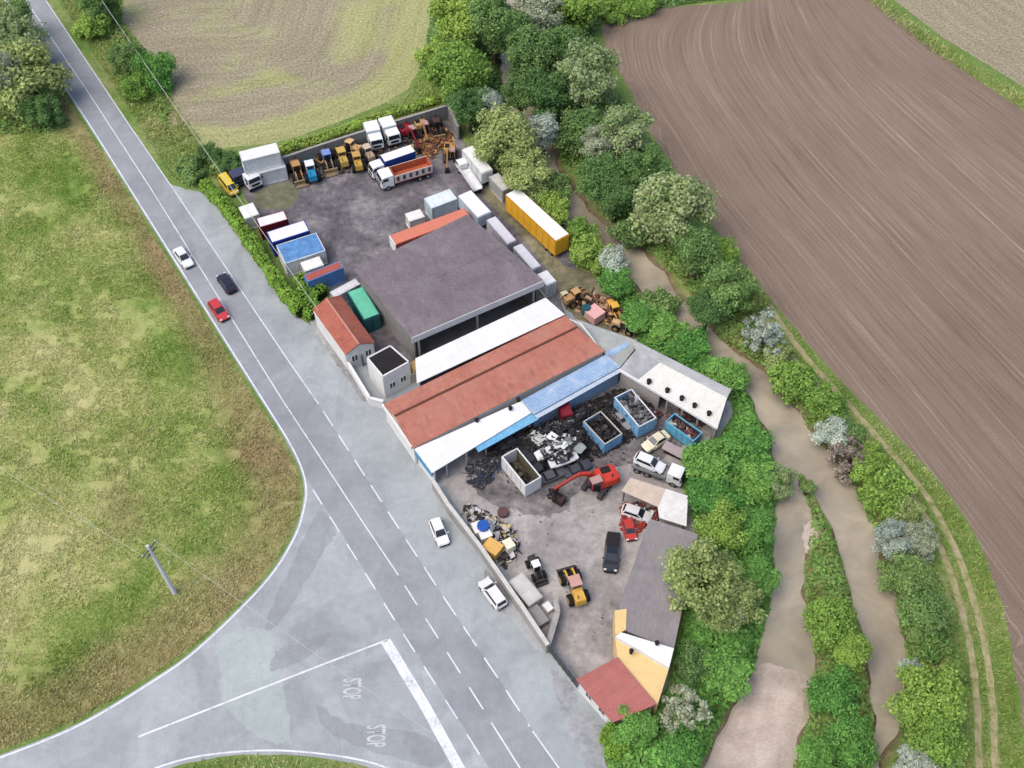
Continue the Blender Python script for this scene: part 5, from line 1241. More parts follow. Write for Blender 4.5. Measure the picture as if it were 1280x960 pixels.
def excavator(label, px, py, dx, dy, col, reach, tool='bucket', swing=0.0, s=1.0, trackdir=None, armz=3.3, name='excavator'):
    """boom towards (dx,dy)"""
    c = P(px, py, 1.3 * s); root = thing(name, label, 'excavator', (c.x, c.y, 0), heading(px, py, dx, dy)); root.scale = (s, s, s)
    pm = paint(col, .22, 1.2, .5, 0, .4); ta = swing; ca, sa = math.cos(ta), math.sin(ta)
    for sy in (-1, 1):
        mb = MB(); pr = []
        for k in range(20):
            a = 2 * math.pi * k / 20; pr.append(((1.35 if math.cos(a) > 0 else -1.35) + .42 * math.cos(a), .42 + .42 * math.sin(a)))
        mb.loft([[(x * ca - (sy * 1.05 + y) * sa, x * sa + (sy * 1.05 + y) * ca, z) for x, z in pr] for y in (-.27, .27)]); tr = mb.build('track', paint((66, 60, 66), .3, 2, .85, 0, .5), root)
        m2 = MB()
        for k in range(5): x = -1.3 + k * .65; y = sy * 1.34; m2.cyl((x * ca - y * sa, x * sa + y * ca, .4), .18, .05, 'z', 8)
        m2.build('roller', STEEL, tr)
    mb = MB(); mb.box((0, 0, .62), (2.0, 1.4, .4), ta); mb.build('undercarriage', DARK, root)
    mb = MB(); mb.cyl((0, 0, .9), .6, .2, 'z', 18); mb.build('turntable', DARK, root)
    mb = MB(); mb.box((-.75, 0, 1.5), (2.3, 2.3, 1.0), taper=.93); mb.build('engine_house', pm, root, bevel=.08)
    mb = MB(); mb.box((-1.95, 0, 1.42), (.5, 2.2, .85), taper=.86); mb.build('counterweight', pm, root, bevel=.08)
    mb = MB(); mb.box((.75, .65, 1.75), (1.3, .95, 1.5), taper=.9); cb = mb.build('cab', GLASS, root)
    mb = MB(); mb.box((.75, .65, 2.55), (1.3, .95, .1)); mb.build('cab_roof', paint((190, 150, 146), .2, 1.2, .5), cb)
    mb = MB()
    for x in (.15, 1.35):
        for y in (.22, 1.08): mb.bar((x, y, 1.0), (.75 + (x - .75) * .92, .65 + (y - .65) * .92, 2.5), .1, .1)
    mb.box((.75, .65, 2.47), (1.24, .9, .08)); mb.build('cab_frame', pm, cb)
    mb = MB(); mb.box((-.9, -.5, 2.05), (1.1, .8, .16)); mb.cyl((-1.3, .6, 2.3), .07, .6, 'z', 8); mb.build('exhaust', DARK, root)
    k1 = Vector((reach * .48, -.25, armz)); k2 = Vector((reach, -.25, 1.9 if tool == 'grapple' else 1.2))
    mb = MB(); mb.bar((.4, -.25, 1.2), (reach * .25, -.25, armz * .86), .36, .5); mb.bar((reach * .25, -.25, armz * .86), k1, .34, .42); bo = mb.build('boom', pm, root)
    mb = MB(); mb.tube([(.9, -.25, 1.0), (reach * .27, -.25, armz * .72)], .08, 8); mb.build('ram', STEEL, bo)
    mb = MB(); mb.bar(k1 + Vector((-.3, 0, .12)), k2, .26, .32); st = mb.build('stick', paint(tuple(int(v * .8) for v in col), .3, 1.2, .6, 0, .5), root)
    if tool == 'grapple':
        mb = MB(); mb.cyl((k2.x, k2.y, 1.6), .28, .4, 'z', 12); mb.build('rotator', DARK, st)
        for k in range(5):
            a = k * 2 * math.pi / 5; d = Vector((math.cos(a), math.sin(a), 0)); o = Vector((k2.x, k2.y, 0)); mb = MB()
            mb.tube([o + d * .2 + Vector((0, 0, 1.45)), o + d * .75 + Vector((0, 0, 1.0)), o + d * .6 + Vector((0, 0, .45)), o + d * .12 + Vector((0, 0, .06))], [.13, .17, .14, .04], 6); mb.build('claw', DARK, st)
    else:
        mb = MB(); mb.box((k2.x - .1, k2.y, .62), (.8, .9, .95), taper=.7); mb.build('bucket', DARK, root)
    return root
def skip(label, r, col, H, inner=(70, 64, 60), name='scrap_bin', group=None, t=.1, rim=None):
    ctr, hd, L, W = r; root = thing(name, label, 'bin', (ctr.x, ctr.y, 0), hd, group); pm = paint(col, .2, .8, .5, 0, .35); im = paint(inner, .35, 1, .85, 0, .5)
    mb = MB(); mb.box((0, 0, .1), (L, W, .16)); mb.build('floor', im, root)
    for s in (-1, 1):
        mb = MB(); mb.box((0, s * (W / 2 - t / 2), H / 2 + .1), (L, t, H - .2)); a = mb.build('side_panel', pm, root)
        mb = MB()
        for k in range(int(L / .9) + 1): mb.box((-L / 2 + .06 + k * (L - .12) / int(L / .9), s * (W / 2 + .03), H / 2), (.08, .06, H - .25))
        mb.build('rib', pm, a)
        mb = MB(); mb.box((0, s * (W / 2 - t - .012), H / 2 + .1), (L - 2 * t, .02, H - .22)); mb.build('lining', im, a)
        mb = MB(); mb.box((s * (L / 2 - t / 2), 0, H / 2 + .1), (t, W - 2 * t - .005, H - .2)); mb.build('end_panel', pm, root)
    mb = MB()
    for s in (-1, 1): mb.box((0, s * (W / 2 - .06), H + .03), (L, .16, .1)); mb.box((s * (L / 2 - .06), 0, H + .03), (.14, W - .33, .1))
    mb.build('rim', paint(rim, .2, .8, .5, 0, .3) if rim else pm, root)
    return root
def scrap(name, poly, n, zmax, cols, seed, size=(.15, .9), label=None, base=0.0, shape='mound', tyres=.15):
    """loose mixed scrap nobody could count: bent sheets, bars, blocks and tyres, one object with several materials"""
    r = random.Random(seed); mats = [paint(c, .3, 1.5, .7, .1, .5) for c in cols]; mb = MB(); mi = []
    xs_ = [p[0] for p in poly]; ys_ = [p[1] for p in poly]; k = 0
    X_ = np.array([r.uniform(min(xs_), max(xs_)) for _ in range(n * 3)]); Y_ = np.array([r.uniform(min(ys_), max(ys_)) for _ in range(n * 3)])
    ok = inside(X_, Y_, poly); d = sdist(X_, Y_, poly)
    for x, y, dd in list(zip(X_[ok], Y_[ok], d[ok]))[:n]:
        top = zmax * (min(1, dd / 2.2) ** .7 if shape == 'mound' else 1) * (.55 + .6 * float(vnoise(np.array([x]), np.array([y]), 2.0, seed)[0]))
        z = base + top * r.random() ** .5; f0 = len(mb.f); t = r.random() * (.85 + tyres); s = r.uniform(*size)
        if t < .45: mb.box((x, y, z), (s * r.uniform(.6, 2.2), s * r.uniform(.4, 1.1), s * r.uniform(.05, .4)), r.uniform(0, 3.1), r.uniform(.7, 1.1), r.uniform(-.5, .5))
        elif t < .65:
            a = r.uniform(0, 6.28); e = s * 1.6; mb.bar((x, y, z), (x + e * math.cos(a), y + e * math.sin(a), z + r.uniform(-.3, .4)), s * .13, s * .13)
        elif t < .85:
            q_ = [Vector((x + r.uniform(-s, s), y + r.uniform(-s, s), z + r.uniform(-.15, .25))) for _ in range(3)]
            if (q_[1] - q_[0]).cross(q_[2] - q_[0]).length > 1e-3: mb.slab(q_, .03)
        else:
            a0 = Vector((x, y, z)); nn = Vector((r.gauss(0, .4), r.gauss(0, .4), 1)).normalized(); u = nn.orthogonal().normalized(); w_ = nn.cross(u); R_ = .32
            mb.tube([a0 + (u * math.cos(q2 * .6283) + w_ * math.sin(q2 * .6283)) * R_ for q2 in range(11)], .11, 6)
        m_ = 0 if t >= .85 else r.randrange(len(cols)); mi += [m_] * (len(mb.f) - f0)
    o = mb.build(name, mats[0])
    for m_ in mats[1:]: o.data.materials.append(m_)
    o.data.polygons.foreach_set('material_index', mi)
    return tag(o, label, None, None, 'stuff')
def in_rect(r, m=.25):
    c, h, L, W = r; u = Vector((math.cos(h), math.sin(h), 0)); n = Vector((-u.y, u.x, 0)); a, b = L / 2 - m, W / 2 - m
    return [tuple((c + u * sx * a + n * sy * b).xy) for sx, sy in ((-1, -1), (1, -1), (1, 1), (-1, 1))]
# ---- cars on the road and the lay-by
car('white saloon car driving on the road, uppermost of the three moving cars', 229, 321, 22, 30, (240, 242, 244), 4.4, style='sedan')
car('dark navy hatchback car driving up the right hand lane', 283, 353, -20, -28, (34, 36, 54), 4.1, H=1.5, style='hatch')
car('small red car driving on the road below the white saloon', 273, 387, 20, 27, (206, 62, 66), 4.2, H=1.42, style='hatch')
car('white hatchback car parked alone on the open lay-by', 549, 664, 11, 27, (243, 243, 243), 3.9, 1.7, 1.5, 'hatch')
car('white car with dark windows parked against the boundary wall', 616, 741, -19, -26, (240, 240, 240), 4.3, 1.78, 1.5, 'wagon')
# ---- lower yard
car('black double cab pickup parked beside the long grey shed', 765, 690, -4, 40, (30, 36, 46), 5.3, 1.9, 1.8, 'pickup', 'pickup', 'pickup')
excavator('red tracked excavator with a grapple arm beside the scrap heap', 749, 599, -48, 16, (216, 66, 48), 5.4, 'grapple', .6, 1.12)
loader('yellow wheel loader with a pinkish cab and dark bucket in the lower yard', 718, 732, -12, -30, (232, 184, 84), 1.05, (206, 160, 150), bucket=(70, 66, 66))
loader('small dark loader with a white canopy roof beside the tarpaulin trailer', 670, 710, 10, 22, (66, 60, 62), .72, (238, 236, 230), 'compact_loader', (60, 56, 58))
r_ = rect((635, 727), (661, 758), (653, 715), 1.5)
container('low grey white tarpaulin covered trailer standing inside the boundary wall', r_, (196, 192, 186), 1.5, (214, 210, 204), 'covered_trailer', 'trailer')
skip('white open scrap bin beside the excavator arm', rect((627, 571), (657, 608), (648, 562), 2.7), (238, 238, 238), 2.7, (104, 98, 80))
r1 = rect((729, 527), (756, 556), (753, 516), 2.2); skip('light blue scrap bin full of black scrap between the heap and the white rimmed bin', r1, (124, 178, 222), 2.2, (40, 38, 40), rim=(196, 190, 180))
r2 = rect((768, 497), (799, 534), (790, 487), 2.6); skip('blue and white rimmed scrap bin below the pale wing', r2, (132, 188, 226), 2.6, (90, 88, 88), rim=(226, 230, 234))
r3 = rect((832, 527), (867, 552), (844, 517), 2.1); skip('long sky blue scrap bin next to the bramble bank', r3, (104, 180, 214), 2.1, (74, 62, 62))
scrap('scrap', in_rect(rect((627, 571), (657, 608), (648, 562), 2.7), .5), 60, .7, [(60, 56, 50), (120, 112, 90)], 71, (.15, .6), 'brown scrap lying in the white bin', .2, 'flat')
scrap('scrap', in_rect(r1), 130, 1.7, [(40, 38, 40), (66, 62, 62), (30, 28, 30)], 41, (.15, .7), 'black scrap filling the light blue bin', .2, 'flat')
scrap('scrap', in_rect(r2), 150, 2.3, [(120, 120, 122), (70, 68, 70), (170, 170, 172)], 42, (.15, .8), 'grey scrap filling the white rimmed bin', .2, 'flat')
scrap('scrap', in_rect(r3), 110, 1.7, [(110, 80, 78), (150, 90, 90), (90, 84, 84), (190, 180, 176)], 43, (.15, .7), 'reddish scrap filling the sky blue bin', .2, 'flat')
HEAP = PL([(606, 566), (640, 548), (690, 528), (735, 505), (762, 494), (772, 512), (748, 520), (738, 560), (732, 578), (700, 592), (670, 598), (655, 575), (640, 560), (612, 576)])
scrap('scrap_heap', HEAP, 3800, 2.3, [(40, 38, 40), (58, 55, 56), (104, 100, 100), (40, 44, 52), (84, 70, 62), (34, 32, 34), (30, 29, 31)], 44, (.1, .55), 'heap of black and grey car scrap between the bins')
scrap('scrap_heap', PL([(796, 500), (812, 505), (828, 520), (850, 512), (886, 530), (872, 538), (845, 516), (822, 526), (804, 512)]), 170, 1.3, [(120, 70, 66), (80, 74, 74), (160, 150, 146), (60, 58, 60)], 45, (.15, .7), 'reddish scrap under the front edge of the wing')
scrap('scrap_heap', PL([(579, 635), (590, 632), (625, 650), (645, 668), (648, 690), (632, 708), (618, 704), (598, 674)]), 380, 1.3, [(50, 48, 50), (220, 216, 206), (214, 178, 104), (176, 172, 168), (230, 230, 230), (70, 68, 70)], 46, (.2, .9), 'mixed junk heap inside the boundary wall')
scrap('scrap_heap', PL([(583, 585), (612, 572), (640, 570), (622, 588), (604, 612), (586, 606)]), 420, 1.5, [(60, 64, 74), (54, 86, 130), (120, 112, 104), (150, 148, 150), (84, 72, 60)], 47, (.1, .5), 'mixed junk under the porch edge')
scrap('scrap_heap', PL([(703, 372), (716, 362), (735, 366), (752, 372), (772, 382), (790, 408), (794, 416), (770, 410), (742, 398), (716, 386)]), 420, 1.5, [(150, 106, 74), (110, 66, 50), (206, 170, 132), (84, 50, 42), (188, 152, 110), (60, 44, 42)], 48, (.2, .9), 'rusty brown machine scrap behind the red tiled hall')
scrap('scrap_heap', PL([(775, 632), (800, 628), (824, 640), (822, 650), (802, 662), (792, 672), (776, 664)]), 150, 1.2, [(180, 60, 50), (230, 228, 226), (60, 56, 58), (150, 60, 56), (90, 86, 88)], 49, (.15, .7), 'red and white scrap beneath the beige roofed shed')
scrap('scrap_heap', PL([(732, 512), (765, 488), (800, 484), (818, 506), (806, 536), (786, 552), (760, 566), (738, 580), (728, 560)]), 1500, .9, [(40, 38, 40), (58, 55, 56), (104, 100, 100), (84, 70, 62), (34, 32, 34)], 85, (.1, .5), 'black scrap packed around the blue bins')
scrap('scrap_heap', PL([(352, 214), (380, 200), (420, 186), (470, 172), (515, 160), (532, 178), (520, 194), (470, 208), (420, 222), (372, 234)]), 420, .9, [(96, 84, 66), (190, 152, 92), (60, 56, 54), (150, 126, 92), (120, 116, 112)], 86, (.12, .6), 'tan and black scrap lying between the parked machines')
# car wrecks on the heap
def wreck(label, px, py, z, dx, dy, col, L=3.9, tilt=.06, group=None):
    c = P(px, py, z + .5); root = thing('car_wreck', label, 'car wreck', (c.x, c.y, z), heading(px, py, dx, dy), group); root.rotation_euler = (tilt, -tilt, heading(px, py, dx, dy)); root.scale = (1, 1, .66)
    pm = paint(col, .2, 1.5, .5, 0, .5); h = .82; f = L / 2
    mb = MB(); mb.loft([ring_xs(-f, h * .8, .1, .5), ring_xs(-f * .5, h, .05, .66), ring_xs(f * .3, h, .05, .62), ring_xs(f * .7, h * .96, .08, .54), ring_xs(f, h * .75, .14, .36)]); mb.build('body', pm, root)
    mb = MB(); mb.add([(-f * .6, -h * .8, .6), (f * .4, -h * .8, .58), (f * .4, h * .8, .58), (-f * .6, h * .8, .6), (-f * .45, -h * .66, .92), (f * .12, -h * .7, .9), (f * .12, h * .6, .98), (-f * .45, h * .68, .95)], [(3, 2, 1, 0), (4, 5, 6, 7), (0, 1, 5, 4), (1, 2, 6, 5), (2, 3, 7, 6), (3, 0, 4, 7)]); mb.build('window_opening', DARK, root)
    mb = MB(); mb.slab([(-f * .47, -h * .7, .95), (f * .14, -h * .72, .92), (f * .14, h * .64, 1.0), (-f * .47, h * .7, .97)], .05); mb.build('roof', pm, root)
    return root
for a in [('white flattened car wreck on the front of the black heap', 704, 572, 1.3, 30, -10, (240, 240, 240)), ('white car wreck on the heap behind the front white wreck', 687, 562, 1.6, 26, -10, (234, 236, 234)),
          ('long white car wreck lying across the middle of the heap', 693, 548, 1.9, 24, 18, (238, 240, 238)), ('pale grey green car wreck on the left of the white wrecks', 678, 550, 1.5, 22, 18, (196, 204, 198)),
          ('silver grey car wreck on the right of the white wrecks', 715, 552, 1.6, 24, 16, (156, 164, 164)), ('grey car wreck at the foot of the heap by the white bin', 690, 592, .3, 30, -12, (84, 88, 92)),
          ('dark grey car wreck at the foot of the heap near the excavator', 722, 584, .3, 28, -12, (66, 70, 80)), ('black car wreck beside the white bin', 664, 575, .8, 20, 22, (48, 50, 58)),
          ('black car wreck at the left end of the heap below the blue roof', 640, 548, .6, 30, -16, (56, 56, 66)),
          ('silver car wreck lying between the two blue bins', 779, 521, .4, 22, 24, (150, 150, 154))]: wreck(*a)
c = P(707, 515, 1.8); root = thing('van_wreck', 'dark red van wreck standing against the blue workshop', 'van wreck', (c.x, c.y, .6), heading(707, 515, 10, 26))
mb = MB(); mb.box((0, 0, .95), (2.4, 1.7, 1.8), taper=.86); mb.build('body', paint((128, 26, 44), .25, 1.5, .5, 0, .3), root, bevel=.08)
mb = MB(); mb.box((1.15, 0, 1.25), (.1, 1.3, .6)); mb.build('windscreen', GLASS, root)
scrap('scrap_heap', PL([(668, 556), (690, 540), (715, 538), (728, 560), (706, 586), (678, 590)]), 190, .7, [(44, 42, 44), (214, 216, 214), (120, 124, 124), (60, 58, 60), (34, 32, 34)], 84, (.12, .6), 'bent panels thrown over the car wrecks on the heap', 1.9, 'flat')
# recovery truck with a white car
r_ = rect((789, 583), (831, 599), (795, 568), 1.2)
t = truck('grey flatbed recovery truck with a white cab carrying a white car', r_, (240, 240, 238), ('flat', (150, 152, 156)), 'recovery_truck', 'recovery truck', 2.0, 2.5)
car('white car loaded on the flatbed of the recovery truck', 812, 578, 40, 17, (240, 242, 244), 4.1, 1.7, 1.45, 'hatch', z0=1.2)
car('cream old car standing between the sky blue bin and the recovery truck', 820, 551, -24, 15, (236, 226, 194), 4.0, 1.7, 1.5, 'sedan')
c = P(848, 564, 1.0); root = thing('panel_stack', 'flat pinkish grey board leaning beside the sky blue bin', 'board', (c.x, c.y, 0), heading(848, 564, 26, 12)); mb = MB(); mb.box((0, 0, .8), (4.2, 1.4, .12), ry=.1); mb.build('board', paint((182, 166, 168), .2, 1, .8), root)
mb = MB(); mb.box((0, 0, .37), (3.6, 1.0, .7)); mb.build('support', DARK, root)
car('red engine hooded car wreck under the beige roofed shed', 787, 660, 6, 26, (196, 62, 46), 3.2, 1.6, 1.0, 'hatch', 'car wreck', 'car_wreck', wheels=False)
car('white stripped car under the front edge of the beige roofed shed', 796, 641, 30, 10, (226, 224, 224), 3.9, 1.65, 1.3, 'hatch', 'car', 'car')
# barrel, tank, blocks and small things
def barrel(label, px, py, col, r=.45, h=1.1, z0=0.0, name='barrel'):
    c = P(px, py, z0 + h); root = thing(name, label, 'barrel', (c.x, c.y, z0)); mb = MB(); mb.cyl((0, 0, h / 2), r, h, n=18); mb.build('drum', paint(col, .12, 2, .4), root)
    mb = MB(); mb.cyl((0, 0, h + .02), r * .97, .05, n=18); mb.cyl((0, 0, h * .34), r * 1.04, .06, n=18); mb.cyl((0, 0, h * .67), r * 1.04, .06, n=18); mb.build('lid', paint(tuple(int(v * .85) for v in col), .1, 2, .4), root); return root
barrel('bright blue barrel on top of the junk heap by the boundary wall', 604, 656, (44, 104, 206), .75, 1.0, 1.2)
barrel('dark teal barrel in the rusty scrap behind the red tiled hall', 733, 384, (38, 104, 110), .65, 1.3, .6)
barrel('brown rusty barrel on the yard near the white scrap bin', 629, 639, (118, 84, 80), .7, .6, 0)
def crate(label, px, py, col, d, dx, dy, name='crate', z0=0.0, ry=0.0):
    c = P(px, py, z0 + d[2] / 2); root = thing(name, label, 'box', (c.x, c.y, z0), heading(px, py, dx, dy)); mb = MB(); mb.box((0, 0, d[2] / 2), d, taper=.95, ry=ry); mb.build('case', paint(col, .2, 1.2, .6, 0, .35), root, bevel=.05)
    mb = MB(); mb.box((0, 0, d[2] + .03), (d[0] * .97, d[1] * .97, .06), ry=ry); mb.build('lid', paint(tuple(min(255, int(v * 1.05)) for v in col), .2, 1.2, .6, 0, .3), root); return root
crate('white rounded case on the junk heap by the boundary wall', 597, 662, (236, 234, 220), (1.6, 1.2, 1.2), 10, 20, z0=.6)
crate('white case with a step on the junk heap below the blue barrel', 606, 669, (240, 240, 236), (1.6, 1.5, 1.2), 10, 20, z0=.5)
crate('yellow machine casing on the junk heap by the boundary wall', 616, 686, (224, 178, 96), (2.2, 1.8, 1.2), 16, 10, z0=.4)
crate('pale cream casing on the right of the junk heap', 636, 682, (236, 232, 204), (1.4, 1.2, 1.0), 14, 20, z0=.5)
loader('tan loader in the rusty scrap behind the red tiled hall', 720, 370, 16, -8, (206, 160, 110), .85)
loader('orange yellow loader at the bramble edge of the rusty scrap', 768, 388, 10, 18, (232, 176, 72), .8)
loader('pale tan machine at the far end of the rusty scrap', 780, 407, 18, 6, (222, 190, 140), .75)
crate('pink box lying in the rusty scrap behind the red tiled hall', 743, 393, (230, 178, 172), (2.3, 2.2, 1.3), 12, 10, z0=.4)
crate('pale slab at the upper end of the rusty scrap', 707, 371, (222, 214, 178), (1.6, 1.0, .8), 10, 12)
crate('white rubble block by the short return wall', 685, 760, (228, 228, 228), (1.2, .9, .7), 10, 12)
crate('black grapple head lying on the yard beside the excavator', 699, 624, (60, 40, 40), (1.5, 1.2, .9), 10, 6)
crate('grey concrete block at the end of the boundary wall inside the yard', 671, 772, (150, 146, 142), (2.6, 1.8, .9), 12, 16)
# ---- upper yard, hedge side
container('white container at the bottom of the two stacked white containers', (lambda r: (r[0] + Vector((.5, -.35, 0)), r[1], max(r[2], 6.0), 2.44))(rect((302, 191), (343, 181), (305, 200), 5.2)), (226, 230, 234), 2.6)
container('white container on top of the two stacked white containers', (lambda r: (r[0], r[1], 5.9, 2.44))(rect((302, 191), (343, 181), (305, 200), 5.2)), (236, 240, 242), 2.6, (248, 248, 248), z0=2.68)
container('cream white square container nearest the hedge top', rect((298, 259), (316, 253), (308, 273), 2.5), (240, 240, 228), 2.5, (250, 250, 244))
container('dark red container with a white roof', rect((320, 273), (355, 263), (326, 284), 2.7), (120, 30, 40), 2.7, (248, 246, 246))
container('blue container with a white roof between the dark red one and the blue roofed store', rect((333, 290), (380, 275), (342, 303), 3.0), (36, 74, 168), 3.0, (250, 248, 246))
r_ = rect((345, 306), (395, 290), (362, 327), 2.9)
container('wide store with a blue sheet roof and a white end wall', r_, (236, 238, 240), 2.8, (96, 158, 220), 'store', 'store')
container('small white container in front of the red roofed blue container', rect((375, 328), (399, 320), (382, 339), 2.3), (244, 244, 236), 2.3, (250, 250, 244))
container('blue container with a rusty red roof', rect((379, 344), (424, 326), (383, 353), 2.9), (96, 146, 208), 2.9, (176, 92, 82))
container('pale grey container end showing between the rusty roofed one and the house', rect((412, 365), (444, 348), (417, 373), 2.3), (206, 204, 210), 2.3, (226, 224, 228))
container('teal green container beside the dark shed', rect((434, 365), (455, 400), (453, 357), 3.0), (44, 112, 118), 3.0, (110, 206, 172))
for o in bpy.data.objects:
    if o.name.startswith('store'):
        for ch in o.children:
            if ch.name.startswith('roof'): ch.data.materials[0] = paint((104, 160, 218), .5, 1.1, .6, 0, .5)
def litter(label, poly, n, cols, seed, size):
    return scrap('debris', PL(poly), n, .12, cols, seed, size, label, 0, 'flat', 0)
litter('small scrap pieces littering the lower yard', [(590, 590), (640, 610), (690, 620), (740, 625), (775, 640), (770, 720), (765, 780), (730, 830), (700, 790), (650, 710), (590, 620)], 170, [(84, 78, 78), (110, 104, 100), (176, 170, 166), (66, 62, 64)], 81, (.04, .16))
litter('dark scrap pieces on the ground around the scrap heap', [(590, 570), (650, 530), (760, 480), (840, 510), (850, 560), (790, 585), (700, 625), (640, 615)], 700, [(40, 38, 40), (70, 66, 66), (120, 116, 114), (34, 32, 34)], 82, (.05, .24))
litter('small pieces lying about the upper yard', [(330, 250), (400, 215), (520, 195), (570, 180), (600, 240), (540, 240), (480, 290), (440, 330), (400, 300)], 110, [(76, 72, 74), (110, 104, 102), (160, 156, 152)], 83, (.05, .18))
# yellow vehicle, white tractor unit, dark cab
car('yellow van at the upper end of the hedge', 286, 232, 20, 26, (236, 206, 60), 4.4, 1.75, 1.8, 'van', 'van', 'van')
root = thing('truck_cab', 'white truck cab with a black windscreen before the stacked containers', 'truck cab', P(318, 234), heading(318, 234, 10, 12)); cab(root, -1, 2.0, 2.3, .7, 2.6, (236, 238, 240))
for x in (-.6, .5):
    for s in (-1, 1): wheel(root, x, s * .95, .48, .3)
root = thing('truck_cab', 'dark blue truck cab between the yellow van and the stacked containers', 'truck cab', P(300, 230), heading(300, 230, 10, 14)); cab(root, -1, 2.0, 2.2, .7, 2.4, (62, 66, 92))
for x in (-.6, .5):
    for s in (-1, 1): wheel(root, x, s * .95, .48, .3)
# ---- machines along the back wall
loader('tan wheel loader right beside the stacked white containers', 371, 213, 12, 28, (196, 150, 92), 1.0)
loader('bright blue tractor loader with a white rear beside the tan loader', 388, 212, -9, -28, (40, 148, 200), 1.05, (236, 238, 240), 'tractor_loader', (44, 140, 190))
loader('tan loader with a light blue cab roof along the back wall', 409, 199, 10, 26, (176, 150, 104), 1.0, (122, 150, 214))
loader('dark yellow loader right of the blue cabbed one', 427, 195, -10, -24, (206, 172, 92), 1.0)
loader('yellow loader in the middle of the row by the back wall', 446, 200, -8, -24, (212, 172, 78), .95, (200, 160, 90))
loader('light tan loader half hidden behind the yellow loaders', 437, 183, -22, -8, (222, 186, 130), .9)
loader('grey tan loader beside the white mixer drums', 459, 190, -14, -20, (190, 170, 146), .9, (206, 190, 170))
def mixer(label, px, py, col, dx, dy):
    c = P(px, py, 1.6); root = thing('mixer_drum', label, 'mixer drum', (c.x, c.y, 0), heading(px, py, dx, dy)); pm = paint(col, .14, 1, .45, 0, .3)
    prof = [(-2.1, .55), (-1.6, .95), (-.6, 1.25), (.4, 1.25), (1.4, .85), (2.0, .5)]; mb = MB()
    mb.loft([[(x, rr * math.cos(a), 1.75 + .1 * x + rr * math.sin(a)) for a in np.linspace(0, 2 * math.pi, 19)[:-1]] for x, rr in prof]); mb.build('drum', pm, root, smooth=True)
    mb = MB(); mb.box((0, 0, .45), (4.2, 1.0, .3)); mb.box((-1.5, 0, .9), (.2, 1.2, .8)); mb.box((1.5, 0, .95), (.2, 1.2, .9)); mb.box((-1.8, 0, .16), (.4, 1.4, .3)); mb.box((1.8, 0, .16), (.4, 1.4, .3)); mb.build('cradle', DARK, root)
    return root
for lab, px, py, dx, dy in (('white cabbed truck by the back wall, nearer the yellow loaders', 469, 181, 9, 24), ('white box truck by the back wall behind the blue sided truck', 489, 175, 12, 22)):
    c = P(px - dx * .25, py - dy * .25); truck(lab, (Vector((c.x, c.y, 0)), heading(px, py, dx, dy), 2.6, 2.3), (240, 242, 242), ('box', (228, 236, 238), (244, 246, 246)), cabL=1.9, cabH=2.6, H=2.9, axles=1)
r_ = rect((475, 194), (513, 181), (480, 203), 3.3)
truck('white cabbed truck with a dark blue sided white roofed box', r_, (242, 243, 244), ('box', (34, 64, 140), (246, 246, 246)), flip=True, H=3.3)
r_ = rect((492, 219), (539, 205), (488, 211), 2.5)
truck('white cabbed dump truck with a white panelled orange body', (r_[0], r_[1], r_[2], 2.5), (242, 243, 244), ('dump', (226, 216, 210), (206, 106, 72), 2.5, (92, 74, 72)), 'dump_truck', 'dump truck', flip=True)
excavator('dark red excavator by the back wall behind the blue sided truck', 509, 165, 14, 16, (158, 34, 50), 4.6, 'bucket', .3, .95)
excavator('tan excavator beside the dark red one near the walled corner', 527, 158, 10, 18, (206, 168, 112), 4.2, 'bucket', .2, .85)
excavator('tan excavator nearest the white box trailer', 562, 190, -2, 24, (198, 150, 84), 4.4, 'bucket', .1, .85)
loader('dark brown loader in the walled yard corner', 546, 158, 8, 22, (84, 60, 56), .9, (70, 56, 54))
scrap('scrap_heap', PL([(522, 178), (535, 160), (550, 158), (566, 166), (566, 178), (552, 190), (538, 198), (524, 192)]), 300, 1.1, [(150, 98, 62), (176, 122, 76), (120, 72, 52), (196, 160, 104), (90, 66, 56)], 50, (.15, .8), 'rusty scrap in the walled yard corner')
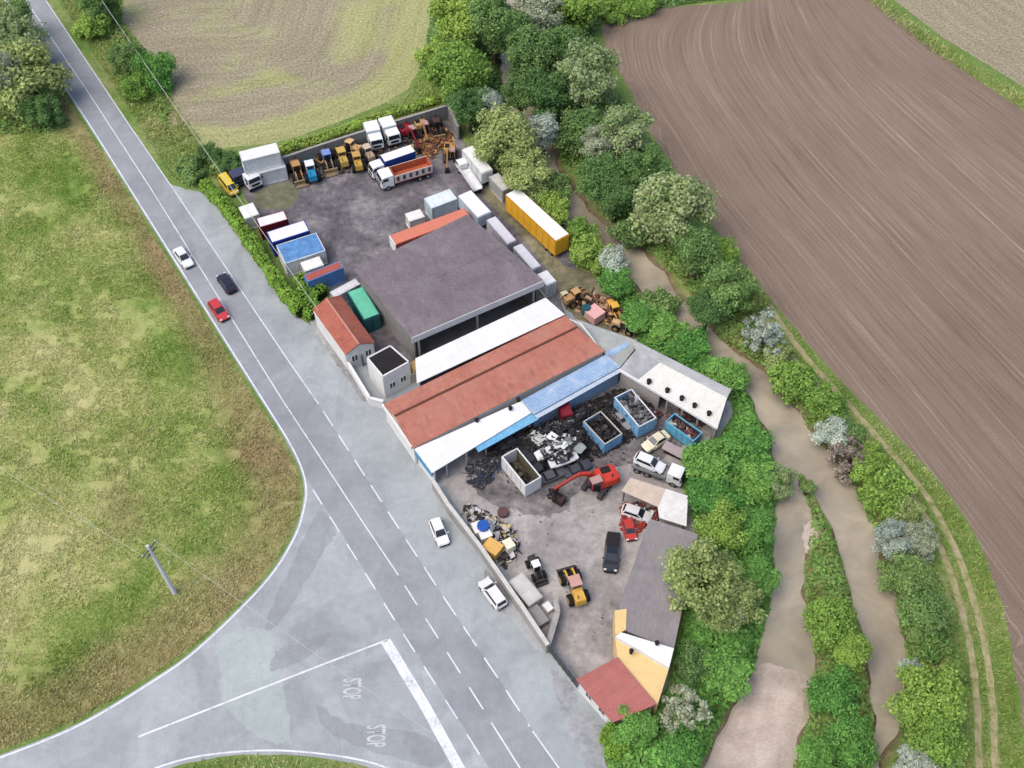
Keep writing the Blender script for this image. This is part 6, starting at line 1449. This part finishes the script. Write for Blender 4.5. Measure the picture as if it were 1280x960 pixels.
scrap('scrap_heap', PL([(392, 186), (420, 178), (470, 166), (515, 150), (548, 140), (545, 150), (500, 166), (450, 182), (400, 194)]), 220, .9, [(110, 104, 104), (150, 144, 146), (90, 80, 76), (170, 160, 150)], 51, (.15, .8), 'grey scrap along the foot of the back wall')
# ---- upper yard, river side
r_ = rect((577, 187), (602, 217), (590, 181), 3.2)
trailer('white canvas box trailer half under the olive willow', r_, (230, 232, 230), 3.2, (240, 240, 236), 1.0)
r_ = rect((575, 213), (592, 238), (585, 208), 1.3)
truck('white flatbed light truck parked beside the white canvas trailer', r_, (244, 244, 244), ('flat', (236, 238, 240)), 'light_truck', 'truck', 1.8, 2.2, flip=True, axles=1)
container('grey container between the light truck and the yellow trailer', rect((611, 221), (628, 239), (623, 216), 2.5), (190, 190, 186), 2.5, (206, 206, 200))
trailer('long yellow semi trailer with a white roof under the trees', (lambda r: (r[0], r[1], r[2], 2.5))(rect((634, 242), (697, 300), (647, 237), 3.9)), (246, 184, 52), 3.9, (250, 250, 246), .75)
container('pale blue white box body at the upper edge of the dark shed', rect((530, 248), (562, 236), (536, 262), 2.8), (214, 232, 240), 2.8, (234, 242, 246), 'box_body')
container('small white box body left of the pale blue one', rect((506, 267), (525, 261), (509, 278), 2.1), (238, 236, 230), 2.1, (246, 244, 240), 'box_body')
r_ = rect((487, 294), (580, 260), (495, 306), 3.2)
trailer('long orange red roofed trailer along the upper edge of the dark shed', r_, (196, 96, 74), 3.2, (220, 132, 108), 1.1, head=(240, 240, 240))
trailer('white roofed trailer at the upper corner of the dark shed', rect((572, 245), (597, 272), (591, 240), 3.2), (206, 218, 232), 3.2, (246, 246, 248), 1.0)
trailer('grey white trailer in the middle of the row beside the dark shed', rect((608, 275), (634, 305), (620, 271), 3.1), (206, 206, 212), 3.1, (222, 220, 228), 1.0)
trailer('grey white trailer with a dark blue end in the row beside the dark shed', rect((641, 309), (665, 337), (652, 304), 3.1), (196, 198, 208), 3.1, (222, 222, 228), 1.0, head=(44, 52, 90))
container('white box body at the lower corner of the dark shed', rect((671, 343), (683, 357), (684, 338), 2.7), (236, 238, 240), 2.7, (250, 250, 250), 'box_body')
